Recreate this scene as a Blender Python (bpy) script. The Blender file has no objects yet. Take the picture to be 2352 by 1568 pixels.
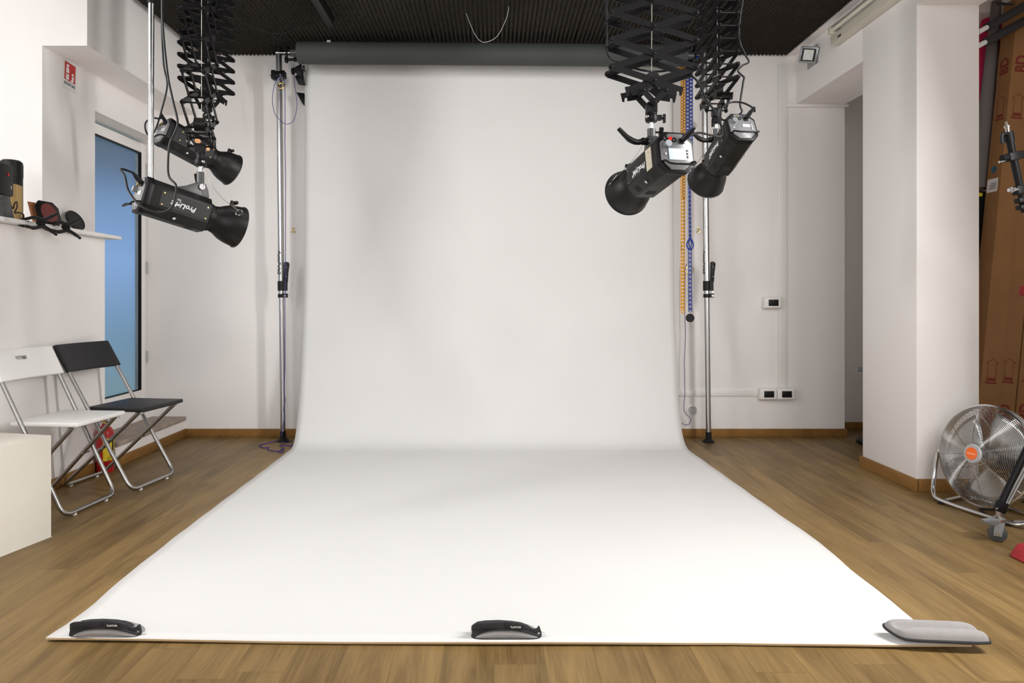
import bpy, bmesh, math, random
from mathutils import Matrix, Vector
random.seed(7)
sc = bpy.context.scene
COL = sc.collection
PI = math.pi
R = math.radians

# ------------------------------------------------------------------ camera
F = 1568.0            # focal length in pixels of the 2352 x 1568 frame
CX, CY, H = 1135.0, 688.0, 1.03
cam_d = bpy.data.cameras.new('camera')
cam_d.sensor_width = 36.0
cam_d.lens = 24.0
cam_d.shift_x = (1176.0 - CX) / 2352.0
cam_d.shift_y = -(784.0 - CY) / 2352.0
cam_d.clip_start = 0.05
cam = bpy.data.objects.new('camera', cam_d)
COL.objects.link(cam)
cam.location = (0, 0, H)
cam.rotation_euler = (R(90), 0, R(0))
sc.camera = cam

# ------------------------------------------------------------------ exposure
sc.view_settings.view_transform = 'Standard'
sc.view_settings.look = 'None'
sc.view_settings.gamma = 1.0
sc.view_settings.exposure = 0.10
sc.view_settings.use_curve_mapping = False
sc.cycles.use_denoising = True
sc.cycles.max_bounces = 10
sc.cycles.diffuse_bounces = 6

# ------------------------------------------------------------------ sky outside the glass door
w = bpy.data.worlds.new('sky'); sc.world = w
w.use_nodes = True
nt = w.node_tree
nt.nodes.clear()
tc = nt.nodes.new('ShaderNodeTexCoord')
sp = nt.nodes.new('ShaderNodeSeparateXYZ')
rp = nt.nodes.new('ShaderNodeValToRGB')
bg = nt.nodes.new('ShaderNodeBackground')
ow = nt.nodes.new('ShaderNodeOutputWorld')
mr = nt.nodes.new('ShaderNodeMapRange')
mr.inputs['From Min'].default_value = -0.4
mr.inputs['From Max'].default_value = 0.6
nt.links.new(tc.outputs['Generated'], sp.inputs[0])
nt.links.new(sp.outputs['Z'], mr.inputs['Value'])
nt.links.new(mr.outputs[0], rp.inputs[0])
nt.links.new(rp.outputs[0], bg.inputs[0])
nt.links.new(bg.outputs[0], ow.inputs[0])
cr = rp.color_ramp
cr.elements[0].position = 0.28; cr.elements[0].color = (0.19, 0.285, 0.32, 1)
cr.elements[1].position = 0.62; cr.elements[1].color = (0.075, 0.105, 0.135, 1)
for p_, c_ in ((0.35, (0.17, 0.29, 0.40, 1)), (0.45, (0.25, 0.40, 0.66, 1)), (0.52, (0.185, 0.31, 0.51, 1)), (0.57, (0.11, 0.165, 0.245, 1))):
    e = cr.elements.new(p_); e.color = c_
bg.inputs[1].default_value = 1.0

# ------------------------------------------------------------------ lamps (ceiling fluorescents nearer than the frame's top edge, plus added fill lights)
def area(name, loc, aim, sx, sy, power, col=(1.0, 0.985, 0.965)):
    l = bpy.data.lights.new(name, 'AREA')
    l.shape = 'RECTANGLE'; l.size = sx; l.size_y = sy
    l.energy = power; l.color = col
    o = bpy.data.objects.new(name, l); COL.objects.link(o)
    o.location = loc
    d = (Vector(aim) - Vector(loc)).normalized()
    q = d.to_track_quat('-Z', 'Y')
    o.rotation_euler = q.to_euler()
    return o
# tubes run along Y (the size_y axis of each tube lamp)
area('ceiling_lamp_right', (2.165, 1.8, 2.86), (0.2, 1.9, 2.35), 0.06, 3.2, 195)
area('ceiling_lamp_left', (-2.05, 2.0, 2.865), (-0.1, 2.2, 2.1), 0.10, 3.0, 82)
area('fill_light_middle', (0.0, 2.85, 2.84), (0.0, 3.6, 0.0), 2.6, 0.25, 12)  # added fill over the paper, not a fixture of the room
area('fill_light_near', (0.0, 0.2, 2.84), (0.0, 1.6, 0.6), 2.2, 0.5, 6)  # added ambient fill above the camera, no fixture there
area('ceiling_lamp_side_room', (-3.0, 2.2, 2.72), (-3.0, 3.0, 0.4), 0.3, 1.2, 21, (0.96, 0.985, 1.0))
area('fill_light_rear', (0.0, -1.8, 2.80), (0.0, 3.5, 0.9), 3.0, 0.5, 45)  # added fill from behind the camera, no known lamp
area('fill_light_behind', (-0.2, -3.1, 1.65), (0, 4, 1.3), 2.8, 1.4, 66, (0.97, 0.985, 1.0))  # added soft frontal fill, no window known on this wall

# ------------------------------------------------------------------ helpers
def P(px, py, d):
    """point of the place seen at a pixel of the photograph, d metres in front of the camera"""
    return Vector(((px - CX) * d / F, d, H - (py - CY) * d / F))

WM = {}      # own record of world matrices
class MB:
    """collects shapes; build() links them as ONE mesh object in its thing's space"""
    def __init__(s, T=None):
        s.v = []; s.f = []; s.inv = WM[T.name].inverted() if T is not None else None
        s.M = Matrix.Identity(4)
    def add(s, vs, fs):
        b = len(s.v)
        s.v += [s.M @ Vector(p) for p in vs]
        s.f += [[i + b for i in f] for f in fs]
        return s
    def box(s, x0, x1, y0, y1, z0, z1):
        vs = [(x0,y0,z0),(x1,y0,z0),(x1,y1,z0),(x0,y1,z0),(x0,y0,z1),(x1,y0,z1),(x1,y1,z1),(x0,y1,z1)]
        return s.add(vs, [(0,3,2,1),(4,5,6,7),(0,1,5,4),(1,2,6,5),(2,3,7,6),(3,0,4,7)])
    def cbox(s, c, size, M=None):
        vs = []
        for dz in (-.5,.5):
            for dx, dy in ((-.5,-.5),(.5,-.5),(.5,.5),(-.5,.5)):
                p = Vector((dx*size[0], dy*size[1], dz*size[2]))
                if M is not None: p = M @ p
                vs.append(Vector(c) + p)
        return s.add(vs, [(0,3,2,1),(4,5,6,7),(0,1,5,4),(1,2,6,5),(2,3,7,6),(3,0,4,7)])
    def prism(s, poly, t0, t1, M=None):
        """poly in local xy, extruded along local z from t0 to t1"""
        n = len(poly)
        vs = [Vector((x, y, t0)) for x, y in poly] + [Vector((x, y, t1)) for x, y in poly]
        if M is not None: vs = [M @ p for p in vs]
        fs = [list(range(n))[::-1], list(range(n, 2*n))]
        for i in range(n):
            j = (i+1) % n
            fs.append((i, j, n+j, n+i))
        return s.add(vs, fs)
    def lathe(s, prof, n=24, M=None, caps=True):
        """prof: (r, z) pairs around local z"""
        vs = []; fs = []
        for r, z in prof:
            for k in range(n):
                a = 2*PI*k/n
                vs.append(Vector((r*math.cos(a), r*math.sin(a), z)))
        for i in range(len(prof)-1):
            for k in range(n):
                k2 = (k+1) % n
                fs.append((i*n+k, i*n+k2, (i+1)*n+k2, (i+1)*n+k))
        if caps:
            if prof[0][0] > 1e-6: fs.append(list(range(n))[::-1])
            if prof[-1][0] > 1e-6: fs.append([(len(prof)-1)*n+k for k in range(n)])
        if M is not None: vs = [M @ p for p in vs]
        return s.add(vs, fs)
    def cyl(s, p0, p1, r0, r1=None, n=16):
        p0 = Vector(p0); p1 = Vector(p1)
        r1 = r0 if r1 is None else r1
        d = p1 - p0
        M = Matrix.Translation(p0) @ d.to_track_quat('Z', 'Y').to_matrix().to_4x4()
        return s.lathe([(r0, 0), (r1, d.length)], n, M)
    def tube(s, pts, r, n=10, closed=False):
        pts = [Vector(p) for p in pts]
        m = len(pts)
        tang = []
        for i in range(m):
            if closed: t = pts[(i+1) % m] - pts[i-1]
            else: t = pts[min(i+1, m-1)] - pts[max(i-1, 0)]
            tang.append(t.normalized() if t.length > 1e-9 else Vector((0,0,1)))
        up = Vector((0,0,1)) if abs(tang[0].z) < .9 else Vector((1,0,0))
        nrm = (up - tang[0]*up.dot(tang[0])).normalized()
        vs = []; fs = []
        for i in range(m):
            t = tang[i]
            nrm = nrm - t*nrm.dot(t)
            nrm = nrm.normalized() if nrm.length > 1e-6 else t.orthogonal().normalized()
            b = t.cross(nrm)
            rr = r[i] if isinstance(r, (list, tuple)) else r
            for k in range(n):
                a = 2*PI*k/n
                vs.append(pts[i] + (nrm*math.cos(a) + b*math.sin(a))*rr)
        for i in range(m if closed else m-1):
            i2 = (i+1) % m
            for k in range(n):
                k2 = (k+1) % n
                fs.append((i*n+k, i*n+k2, i2*n+k2, i2*n+k))
        if not closed:
            fs.append(list(range(n))[::-1]); fs.append([(m-1)*n+k for k in range(n)])
        return s.add(vs, fs)
    def ball(s, c, r, n=16, m=10, sc_=(1,1,1), M=None):
        prof = [(max(1e-7, math.sin(PI*i/m)), -math.cos(PI*i/m)) for i in range(m+1)]
        S = Matrix.Diagonal((r*sc_[0], r*sc_[1], r*sc_[2], 1))
        MM = Matrix.Translation(Vector(c)) @ (M.to_4x4() if M is not None else Matrix.Identity(4)) @ S
        return s.lathe(prof, n, MM, caps=False)
    def torus(s, R_, r, n=32, k=8, M=None):
        pts = [Vector((R_*math.cos(2*PI*i/n), R_*math.sin(2*PI*i/n), 0)) for i in range(n)]
        if M is not None: pts = [M @ p for p in pts]
        return s.tube(pts, r, k, closed=True)
    def build(s, name, m, parent=None, bevel=0, seg=2, smooth=35):
        me = bpy.data.meshes.new(name)
        vs = [s.inv @ p for p in s.v] if s.inv is not None else s.v
        me.from_pydata([tuple(p) for p in vs], [], s.f)
        if bevel:
            bm = bmesh.new(); bm.from_mesh(me)
            es = [e for e in bm.edges if len(e.link_faces) == 2 and e.calc_face_angle(0) > R(30)]
            bmesh.ops.bevel(bm, geom=es, offset=bevel, segments=seg, profile=.5, affect='EDGES', clamp_overlap=True)
            bm.to_mesh(me); bm.free()
        bm = bmesh.new(); bm.from_mesh(me)
        bmesh.ops.recalc_face_normals(bm, faces=bm.faces)
        bm.to_mesh(me); bm.free()
        if smooth:
            me.polygons.foreach_set('use_smooth', [True]*len(me.polygons))
            me.set_sharp_from_angle(angle=R(smooth))
        me.materials.append(m)
        o = bpy.data.objects.new(name, me); COL.objects.link(o)
        if parent is not None: o.parent = parent
        return o

def tag(o, label, cat, group=None, kind=None):
    o['label'] = label; o['category'] = cat
    if group: o['group'] = group
    if kind: o['kind'] = kind
    return o
def thing(name, label, cat, loc=(0,0,0), rz=0, group=None, M=None):
    o = bpy.data.objects.new(name, None); COL.objects.link(o)
    o.empty_display_size = .05
    mw = M if M is not None else Matrix.Translation(Vector(loc)) @ Matrix.Rotation(rz, 4, 'Z')
    o.matrix_world = mw
    WM[o.name] = mw.copy()
    return tag(o, label, cat, group)
def struct(name, mb, m, bevel=0, smooth=35):
    o = mb.build(name, m, None, bevel, 2, smooth); o['kind'] = 'structure'
    return o
def dup(root, M, label, group=None):
    r = root.copy(); COL.objects.link(r); r.matrix_world = M; WM[r.name] = M.copy(); r['label'] = label
    if group: r['group'] = group
    def rec(a, b):
        for ch in list(a.children):
            c = ch.copy(); COL.objects.link(c); c.parent = b
            rec(ch, c)
    rec(root, r)
    return r
def curve(ctrl, k=8):
    """Catmull-Rom through ctrl"""
    c = [Vector(p) for p in ctrl]
    c = [c[0]*2 - c[1]] + c + [c[-1]*2 - c[-2]]
    out = []
    for i in range(1, len(c)-2):
        for j in range(k):
            t = j/k
            a, b, d, e = c[i-1], c[i], c[i+1], c[i+2]
            out.append(.5*((2*b) + (d-a)*t + (2*a-5*b+4*d-e)*t*t + (3*b-a-3*d+e)*t**3))
    out.append(c[-2])
    return out
def fillet(pts, rad, k=6):
    pts = [Vector(p) for p in pts]
    out = [pts[0]]
    for i in range(1, len(pts)-1):
        a, b, c = pts[i-1], pts[i], pts[i+1]
        u = (a-b); v = (c-b)
        d = min(rad, u.length*.48, v.length*.48)
        p = b + u.normalized()*d; q = b + v.normalized()*d
        for j in range(k+1):
            t = j/k
            out.append(p*(1-t)**2 + b*2*t*(1-t) + q*t*t)
    out.append(pts[-1])
    return out
def frame(o, x, y, z):
    M = Matrix.Identity(4)
    for i, a in enumerate((x, y, z)):
        a = Vector(a)
        for j in range(3): M[j][i] = a[j]
    for j in range(3): M[j][3] = o[j]
    return M
def text(mb, body, size, M, t=.0006, shear=0, bold=0, align='CENTER', sx=1.0):
    """lettering lying in the local xy plane of M, reading along +x, raised along +z"""
    cu = bpy.data.curves.new('txt', 'FONT')
    cu.body = body; cu.size = size; cu.extrude = t; cu.shear = shear; cu.offset = bold
    cu.align_x = align; cu.align_y = 'CENTER'; cu.resolution_u = 3
    o = bpy.data.objects.new('txt', cu); COL.objects.link(o)
    me = o.to_mesh()
    S = Matrix.Diagonal((sx, 1, 1, 1))
    mb.add([M @ (S @ v.co) for v in me.vertices], [list(p.vertices) for p in me.polygons])
    o.to_mesh_clear()
    bpy.data.objects.remove(o); bpy.data.curves.remove(cu)
    return mb

# ------------------------------------------------------------------ materials
def mat(name, col, rough=.5, metal=0.0, var=0.0, vscale=6.0, bump=0.0, bscale=60.0, spec=None, coat=0, emis=None, estr=0):
    m = bpy.data.materials.new(name); m.use_nodes = True
    n = m.node_tree; b = n.nodes['Principled BSDF']
    b.inputs['Base Color'].default_value = (*col, 1)
    b.inputs['Roughness'].default_value = rough
    b.inputs['Metallic'].default_value = metal
    if spec is not None: b.inputs['Specular IOR Level'].default_value = spec
    if coat: b.inputs['Coat Weight'].default_value = coat
    if emis:
        b.inputs['Emission Color'].default_value = (*emis, 1); b.inputs['Emission Strength'].default_value = estr
    tcn = n.nodes.new('ShaderNodeTexCoord')
    if var:
        nz = n.nodes.new('ShaderNodeTexNoise'); nz.inputs['Scale'].default_value = vscale; nz.inputs['Detail'].default_value = 4
        n.links.new(tcn.outputs['Object'], nz.inputs['Vector'])
        r_ = n.nodes.new('ShaderNodeValToRGB')
        r_.color_ramp.elements[0].position = .3; r_.color_ramp.elements[1].position = .7
        r_.color_ramp.elements[0].color = (*[c*(1-var) for c in col], 1)
        r_.color_ramp.elements[1].color = (*[min(1, c*(1+var)) for c in col], 1)
        n.links.new(nz.outputs['Fac'], r_.inputs[0]); n.links.new(r_.outputs[0], b.inputs['Base Color'])
    if bump:
        n2 = n.nodes.new('ShaderNodeTexNoise'); n2.inputs['Scale'].default_value = bscale; n2.inputs['Detail'].default_value = 3
        n.links.new(tcn.outputs['Object'], n2.inputs['Vector'])
        bp = n.nodes.new('ShaderNodeBump'); bp.inputs['Strength'].default_value = bump; bp.inputs['Distance'].default_value = .004
        n.links.new(n2.outputs['Fac'], bp.inputs['Height']); n.links.new(bp.outputs[0], b.inputs['Normal'])
    return m
WALL = mat('white_paint', (.85, .82, .805), .75, var=.015, vscale=1.5, bump=.12, bscale=35)
WHITE = mat('white_gloss', (.84, .82, .80), .4, var=.01)
PAPER = mat('white_paper', (.70, .692, .682), .8, var=.012, vscale=2.2)
PAPEREDGE = mat('paper_edge', (.52, .38, .22), .8, var=.1, vscale=8)
GREYPAPER = mat('grey_paper', (.042, .047, .045), .75, var=.06, vscale=5)
FOAM = mat('black_foam', (.020, .0155, .011), .9, var=.2, vscale=20, bump=.3, bscale=300)
BLACK = mat('black_metal', (.0065, .006, .0065), .42, var=.1, vscale=12, spec=.17)
BLACKS = mat('satin_black', (.0105, .010, .010), .38, var=.08, vscale=15, bump=.12, bscale=900, spec=.24)
RUBBER = mat('black_rubber', (.009, .009, .010), .5, spec=.25)
DARKGREY = mat('dark_grey_plastic', (.055, .055, .058), .4)
PANEL = mat('grey_panel', (.145, .145, .15), .32, var=.05)
CHROME = mat('chrome', (.62, .62, .63), .16, 1.0)
STEEL = mat('brushed_steel', (.42, .41, .40), .30, 1.0, var=.05, vscale=30)
ALU = mat('aluminium', (.58, .58, .58), .30, 1.0, var=.04, vscale=15)
ALUW = mat('bright_aluminium', (.50, .50, .50), .20, 1.0, var=.25, vscale=12)
BRASS = mat('brass', (.65, .48, .16), .28, 1.0)
SCREEN = mat('lcd_screen', (.50, .56, .62), .25, var=.03, vscale=20, emis=(.55, .65, .75), estr=.18)
RED = mat('red_paint', (.50, .012, .015), .35, var=.05)
REDBTN = mat('red_plastic', (.75, .01, .01), .25)
YELLOW = mat('yellow_label', (.80, .60, .02), .5)
INK = mat('black_ink', (.015, .015, .015), .6)
WINK = mat('white_ink', (.78, .78, .78), .6)
TAPE = mat('beige_tape', (.52, .48, .38), .7, var=.05, vscale=40)
STICK = mat('orange_sticker', (.62, .32, .14), .6, var=.25, vscale=60)
CARD = mat('cardboard', (.28, .138, .048), .8, var=.06, vscale=7, bump=.1, bscale=120)
CARDL = mat('gold_cardboard', (.52, .34, .13), .7, var=.06, vscale=9)
TERRA = mat('orange_board', (.55, .22, .09), .7, var=.05)
BDINK = mat('dark_red_ink', (.19, .022, .012), .8)
PINK = mat('pink_paper', (.62, .012, .10), .7, var=.04)
GREYROLL = mat('mid_grey_paper', (.17, .15, .145), .8, var=.05)
PLINTH = mat('painted_board', (.73, .69, .61), .7, var=.035, vscale=3.5, bump=.1, bscale=20)
CHAIRW = mat('white_plastic', (.84, .83, .81), .38)
CHAIRB = mat('black_plastic', (.012, .012, .014), .42, spec=.35, bump=.25, bscale=700)
STONE = mat('grey_stone', (.33, .27, .22), .6, var=.22, vscale=14)
BASEB = None
ORANGEC = mat('orange_plastic_chain', (.92, .40, .006), .45)
BLUEC = mat('blue_plastic_chain', (.005, .036, .29), .4)
PURPLE = mat('purple_cord', (.050, .030, .22), .7)
GREYFAB = mat('grey_neoprene', (.31, .295, .29), .9, var=.05, vscale=30, bump=.2, bscale=900)
BLKFAB = mat('black_webbing', (.028, .026, .030), .85, bump=.3, bscale=700)
WIRE = mat('safety_wire', (.26, .25, .23), .4, .8)
STRING = mat('beige_string', (.42, .40, .34), .8)
ORANGE = mat('orange_badge', (.90, .14, .01), .35)
GREYP = mat('light_grey_plastic', (.40, .40, .40), .4)
GREYM = mat('grey_casting', (.30, .32, .34), .35, .6)
DUSTRED = mat('dull_red_disc', (.165, .032, .028), .5, var=.2, vscale=30)
FIXT = mat('cream_fixture', (.62, .59, .50), .4)
CLEAR = mat('clear_plastic', (.60, .60, .60), .15)
BLADE = mat('fan_blade', (.55, .54, .53), .32, .85, var=.06, vscale=10)

def wood(name, plank=True, base=(.262, .166, .062), dark=(.112, .067, .023)):
    m = bpy.data.materials.new(name); m.use_nodes = True
    n = m.node_tree; b = n.nodes['Principled BSDF']; L = n.links
    tcn = n.nodes.new('ShaderNodeTexCoord')
    mp = n.nodes.new('ShaderNodeMapping'); mp.inputs['Rotation'].default_value = (0, 0, R(90))
    L.new(tcn.outputs['Object'], mp.inputs['Vector'])
    br = n.nodes.new('ShaderNodeTexBrick')
    br.inputs['Color1'].default_value = (0,0,0,1); br.inputs['Color2'].default_value = (1,1,1,1)
    br.inputs['Mortar'].default_value = (.5,.5,.5,1)
    br.inputs['Scale'].default_value = 1
    br.inputs['Mortar Size'].default_value = .0008 if plank else 0
    br.inputs['Mortar Smooth'].default_value = .1
    br.inputs['Brick Width'].default_value = 1.22; br.inputs['Row Height'].default_value = .145
    br.offset = 0; br.offset_frequency = 2; br.squash = 1
    # every row of planks starts at its own place
    sx0 = n.nodes.new('ShaderNodeSeparateXYZ'); L.new(mp.outputs[0], sx0.inputs[0])
    dv0 = n.nodes.new('ShaderNodeMath'); dv0.operation = 'DIVIDE'; dv0.inputs[1].default_value = .145; L.new(sx0.outputs['Y'], dv0.inputs[0])
    fl0 = n.nodes.new('ShaderNodeMath'); fl0.operation = 'FLOOR'; L.new(dv0.outputs[0], fl0.inputs[0])
    wn0 = n.nodes.new('ShaderNodeTexWhiteNoise'); wn0.noise_dimensions = '1D'; L.new(fl0.outputs[0], wn0.inputs['W'])
    ma0 = n.nodes.new('ShaderNodeMath'); ma0.operation = 'MULTIPLY_ADD'; ma0.inputs[1].default_value = 1.22
    L.new(wn0.outputs['Value'], ma0.inputs[0]); L.new(sx0.outputs['X'], ma0.inputs[2])
    cb0 = n.nodes.new('ShaderNodeCombineXYZ'); L.new(ma0.outputs[0], cb0.inputs['X']); L.new(sx0.outputs['Y'], cb0.inputs['Y'])
    L.new(cb0.outputs[0], br.inputs['Vector'])
    # shift the grain from plank to plank
    ad = n.nodes.new('ShaderNodeVectorMath'); ad.operation = 'MULTIPLY_ADD'
    ad.inputs[1].default_value = (17, 9, 5)
    L.new(br.outputs['Color'], ad.inputs[0]); L.new(mp.outputs[0], ad.inputs[2])
    mp2 = n.nodes.new('ShaderNodeMapping'); mp2.inputs['Scale'].default_value = (1.0, 9.5, 6) 
    L.new(ad.outputs[0], mp2.inputs['Vector'])
    n1 = n.nodes.new('ShaderNodeTexNoise'); n1.inputs['Scale'].default_value = 1.3; n1.inputs['Detail'].default_value = 6
    n1.inputs['Roughness'].default_value = .62; n1.inputs['Distortion'].default_value = .7
    L.new(mp2.outputs[0], n1.inputs['Vector'])
    mp3 = n.nodes.new('ShaderNodeMapping'); mp3.inputs['Scale'].default_value = (7, 150, 20)
    L.new(ad.outputs[0], mp3.inputs['Vector'])
    n2 = n.nodes.new('ShaderNodeTexNoise'); n2.inputs['Scale'].default_value = 1.0; n2.inputs['Detail'].default_value = 3
    L.new(mp3.outputs[0], n2.inputs['Vector'])
    mp4 = n.nodes.new('ShaderNodeMapping'); mp4.inputs['Scale'].default_value = (2.6, 7, 3)
    L.new(ad.outputs[0], mp4.inputs['Vector'])
    n3 = n.nodes.new('ShaderNodeTexNoise'); n3.inputs['Scale'].default_value = 1.6; n3.inputs['Detail'].default_value = 2
    L.new(mp4.outputs[0], n3.inputs['Vector'])
    def mth(op, a, bb):
        q = n.nodes.new('ShaderNodeMath'); q.operation = op
        for i, x in enumerate((a, bb)):
            if isinstance(x, (int, float)): q.inputs[i].default_value = x
            else: L.new(x, q.inputs[i])
        return q.outputs[0]
    sp_ = n.nodes.new('ShaderNodeSeparateColor'); L.new(br.outputs['Color'], sp_.inputs[0])
    f = mth('ADD', mth('MULTIPLY', n1.outputs['Fac'], .80), mth('MULTIPLY', n2.outputs['Fac'], .30))
    f = mth('ADD', f, mth('MULTIPLY', sp_.outputs[0], .14))
    f = mth('ADD', f, mth('MULTIPLY', n3.outputs['Fac'], .22))
    r_ = n.nodes.new('ShaderNodeValToRGB')
    r_.color_ramp.elements[0].position = .53; r_.color_ramp.elements[0].color = (*dark, 1)
    r_.color_ramp.elements[1].position = .90; r_.color_ramp.elements[1].color = (*base, 1)
    L.new(f, r_.inputs[0])
    mx = n.nodes.new('ShaderNodeMix'); mx.data_type = 'RGBA'
    L.new(mth('MULTIPLY', br.outputs['Fac'], .55), mx.inputs['Factor']); L.new(r_.outputs[0], mx.inputs['A'])
    mx.inputs['B'].default_value = (dark[0]*.5, dark[1]*.5, dark[2]*.5, 1)
    L.new(mx.outputs['Result'], b.inputs['Base Color'])
    b.inputs['Roughness'].default_value = .42
    b.inputs['Specular IOR Level'].default_value = .25
    bp = n.nodes.new('ShaderNodeBump'); bp.inputs['Strength'].default_value = .12; bp.inputs['Distance'].default_value = .002
    L.new(f, bp.inputs['Height']); L.new(bp.outputs[0], b.inputs['Normal'])
    return m
FLOORM = wood('oak_laminate')
BASEB = wood('skirting_wood', False, (.30, .155, .045), (.215, .105, .030))

def glass_frosted():
    m = bpy.data.materials.new('frosted_glass'); m.use_nodes = True
    n = m.node_tree; n.nodes.clear(); L = n.links
    o = n.nodes.new('ShaderNodeOutputMaterial')
    rf = n.nodes.new('ShaderNodeBsdfRefraction'); rf.inputs['Roughness'].default_value = .22; rf.inputs['IOR'].default_value = 1.05
    rf.inputs['Color'].default_value = (.92, .96, 1, 1)
    gl = n.nodes.new('ShaderNodeBsdfGlossy'); gl.inputs['Roughness'].default_value = .35
    nz = n.nodes.new('ShaderNodeTexNoise'); nz.inputs['Scale'].default_value = 400
    tcn = n.nodes.new('ShaderNodeTexCoord'); L.new(tcn.outputs['Object'], nz.inputs['Vector'])
    bp = n.nodes.new('ShaderNodeBump'); bp.inputs['Strength'].default_value = .08; bp.inputs['Distance'].default_value = .001
    L.new(nz.outputs['Fac'], bp.inputs['Height']); L.new(bp.outputs[0], rf.inputs['Normal'])
    mx = n.nodes.new('ShaderNodeMixShader'); mx.inputs[0].default_value = .05
    L.new(rf.outputs[0], mx.inputs[1]); L.new(gl.outputs[0], mx.inputs[2]); L.new(mx.outputs[0], o.inputs[0])
    return m
GLASS = glass_frosted()
def lampglass():
    m = mat('lamp_glass', (.75, .78, .74), .12)
    return m
LAMPGL = lampglass()

# ================================================================== THE ROOM
YB = 5.14           # back wall
XH = -2.394         # face of the half wall
XU = -2.474         # wall above it
XS = -2.228         # side of the left soffit
YF = 3.737          # frontal wall on the left
XD = -2.606         # plane of the glass door
XRI = -2.330        # front of the stone step
XC0, XC1 = 2.272, 2.609    # column
YC0, YC1 = 3.671, 4.21
ZC = 2.89
struct('floor', MB().box(-4.0, 3.6, -3.2, 5.6, -.06, 0), FLOORM)
# back wall
struct('wall_back', MB().box(-2.645, 2.639, YB, YB+.15, 0, 2.95), WALL)
struct('wall_passage', MB().box(2.45, 3.6, 5.42, 5.5, 0, 2.95).box(2.56, 2.639, YB+.15, 5.42, 0, 2.95), WALL)
# left: half wall, upper wall, soffit, frontal wall
struct('wall_half', MB().box(XU-.06, XH, 0.2, 4.198, 0, 1.402).box(XRI-.063, XRI, 4.198, YB, 0, .1215), WALL)
struct('wall_left', MB().box(XU-.2, XU, YF, 4.231, 0, 2.95)              # pier with the sign
       .box(-2.645, XU, 4.231, YB, 2.20, 2.95)                             # above the door
       .box(-2.645, XD-.03, 4.20, YB, 0, .26)                              # below the door
       .box(-2.645, XD-.03, 4.20, 4.27, .26, 2.20)
       .box(-2.645, XD-.03, 5.076, YB, .26, 2.20)
       .box(XD-.03, XD+.03, 4.23, YB, .1515, .275), WALL)
struct('wall_front_left', MB().box(-4.0, XU-.2, YF, YF+.12, 0, 2.95), WALL)
struct('trim_soffit_left', MB().box(XU, XS, YF, YB, 2.42, 2.95), WALL)
struct('wall_side_room', MB().box(-4.1, -4.0, -3.2, YF+.12, 0, 2.95), WALL)
struct('wall_camera_side', MB().box(-4.1, 3.7, -3.3, -3.2, 0, 2.95), WALL)
struct('wall_right', MB().box(3.45, 3.6, -3.2, 5.5, 0, 2.95), WALL)
struct('wall_nook', MB().box(XC1-.1, 3.45, 4.42, 4.50, 0, 2.95), WALL)
struct('wall_column', MB().box(XC0, XC1, YC0, YC1, 0, 2.95), WALL, .004)
struct('trim_beam_right', MB().box(XC0, XC1+.03, YC1, YB, 2.499, 2.95).box(XC0, XC1, -3.2, YC0, 2.613, 2.95), WALL)
struct('ceiling', MB().box(-2.2, 2.206, -3.2, YB, ZC, 2.95), FOAM)
struct('ceiling_white', MB().box(-4.0, -2.2, -3.2, YF, ZC, 2.95).box(XC1, 3.45, -3.2, 4.42, 2.945, 3.0).box(XC1+.03, 3.45, YC1, 5.42, 2.80, 2.95), WALL)
# stone step in the door recess
struct('trim_step', MB().box(XD-.02, XRI+.012, 4.20, YB, .1215, .1515), STONE, .003)
# skirting boards
bh, bt = .060, .014
struct('baseboard_back', MB().box(XRI, 2.639+bt, YB-bt, YB, 0, bh), BASEB, .003)
struct('baseboard_passage', MB().box(2.639, 2.639+bt, YB-.001, 5.42, 0, bh).box(2.639+bt, 3.45, 5.42-bt, 5.42, 0, bh), BASEB, .003)
struct('baseboard_left', MB().box(XH, XH+bt, .2, 4.198, 0, bh), BASEB, .003)
struct('baseboard_step', MB().box(XRI, XRI+bt, 4.198, YB-bt, 0, bh), BASEB, .003)
struct('baseboard_column', MB().box(XC0-bt, XC0, YC0-bt, YC1+bt, 0, .068).box(XC0+.003, XC1+bt, YC0-bt, YC0, 0, .068), BASEB, .003)
struct('trim_strip', MB().box(2.195, 2.66, YB-.022, YB, 2.476, 2.499), WALL, .003)

# acoustic foam panels of the back two rows (small pyramids), the ones the photo shows
def foam(name, x0, x1, y0, y1, label, ridge=0):
    nx = max(2, round((x1-x0)/.029)); ny = max(2, round((y1-y0)/.029))
    g = .003
    xs = [x0+g+(x1-x0-2*g)*i/nx for i in range(nx+1)]; ys = [y0+g+(y1-y0-2*g)*j/ny for j in range(ny+1)]
    zt, zb, za = ZC-.0005, ZC-.010, ZC-.033
    v = []; f = []
    for j in range(ny+1):
        for i in range(nx+1): v.append((xs[i], ys[j], zb))
    W = nx+1
    for j in range(ny):
        for i in range(nx):
            k = len(v)
            v.append(((xs[i]+xs[i+1])/2, (ys[j]+ys[j+1])/2, za + random.uniform(-.002, .002)))
            a, b, c, d = j*W+i, j*W+i+1, (j+1)*W+i+1, (j+1)*W+i
            f += [(a, b, k), (b, c, k), (c, d, k), (d, a, k)]
    k = len(v)
    X0, X1, Y0, Y1 = xs[0], xs[-1], ys[0], ys[-1]
    v += [(X0,Y0,zt),(X1,Y0,zt),(X1,Y1,zt),(X0,Y1,zt),(X0,Y0,zb),(X1,Y0,zb),(X1,Y1,zb),(X0,Y1,zb)]
    f += [(k,k+1,k+2,k+3),(k,k+1,k+5,k+4),(k+1,k+2,k+6,k+5),(k+2,k+3,k+7,k+6),(k+3,k,k+4,k+7)]
    mb = MB(); mb.v = [Vector(p) for p in v]; mb.f = f
    o = mb.build(name, FOAM, smooth=0)
    tag(o, label, 'acoustic foam', 'black foam panels on the ceiling')
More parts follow.
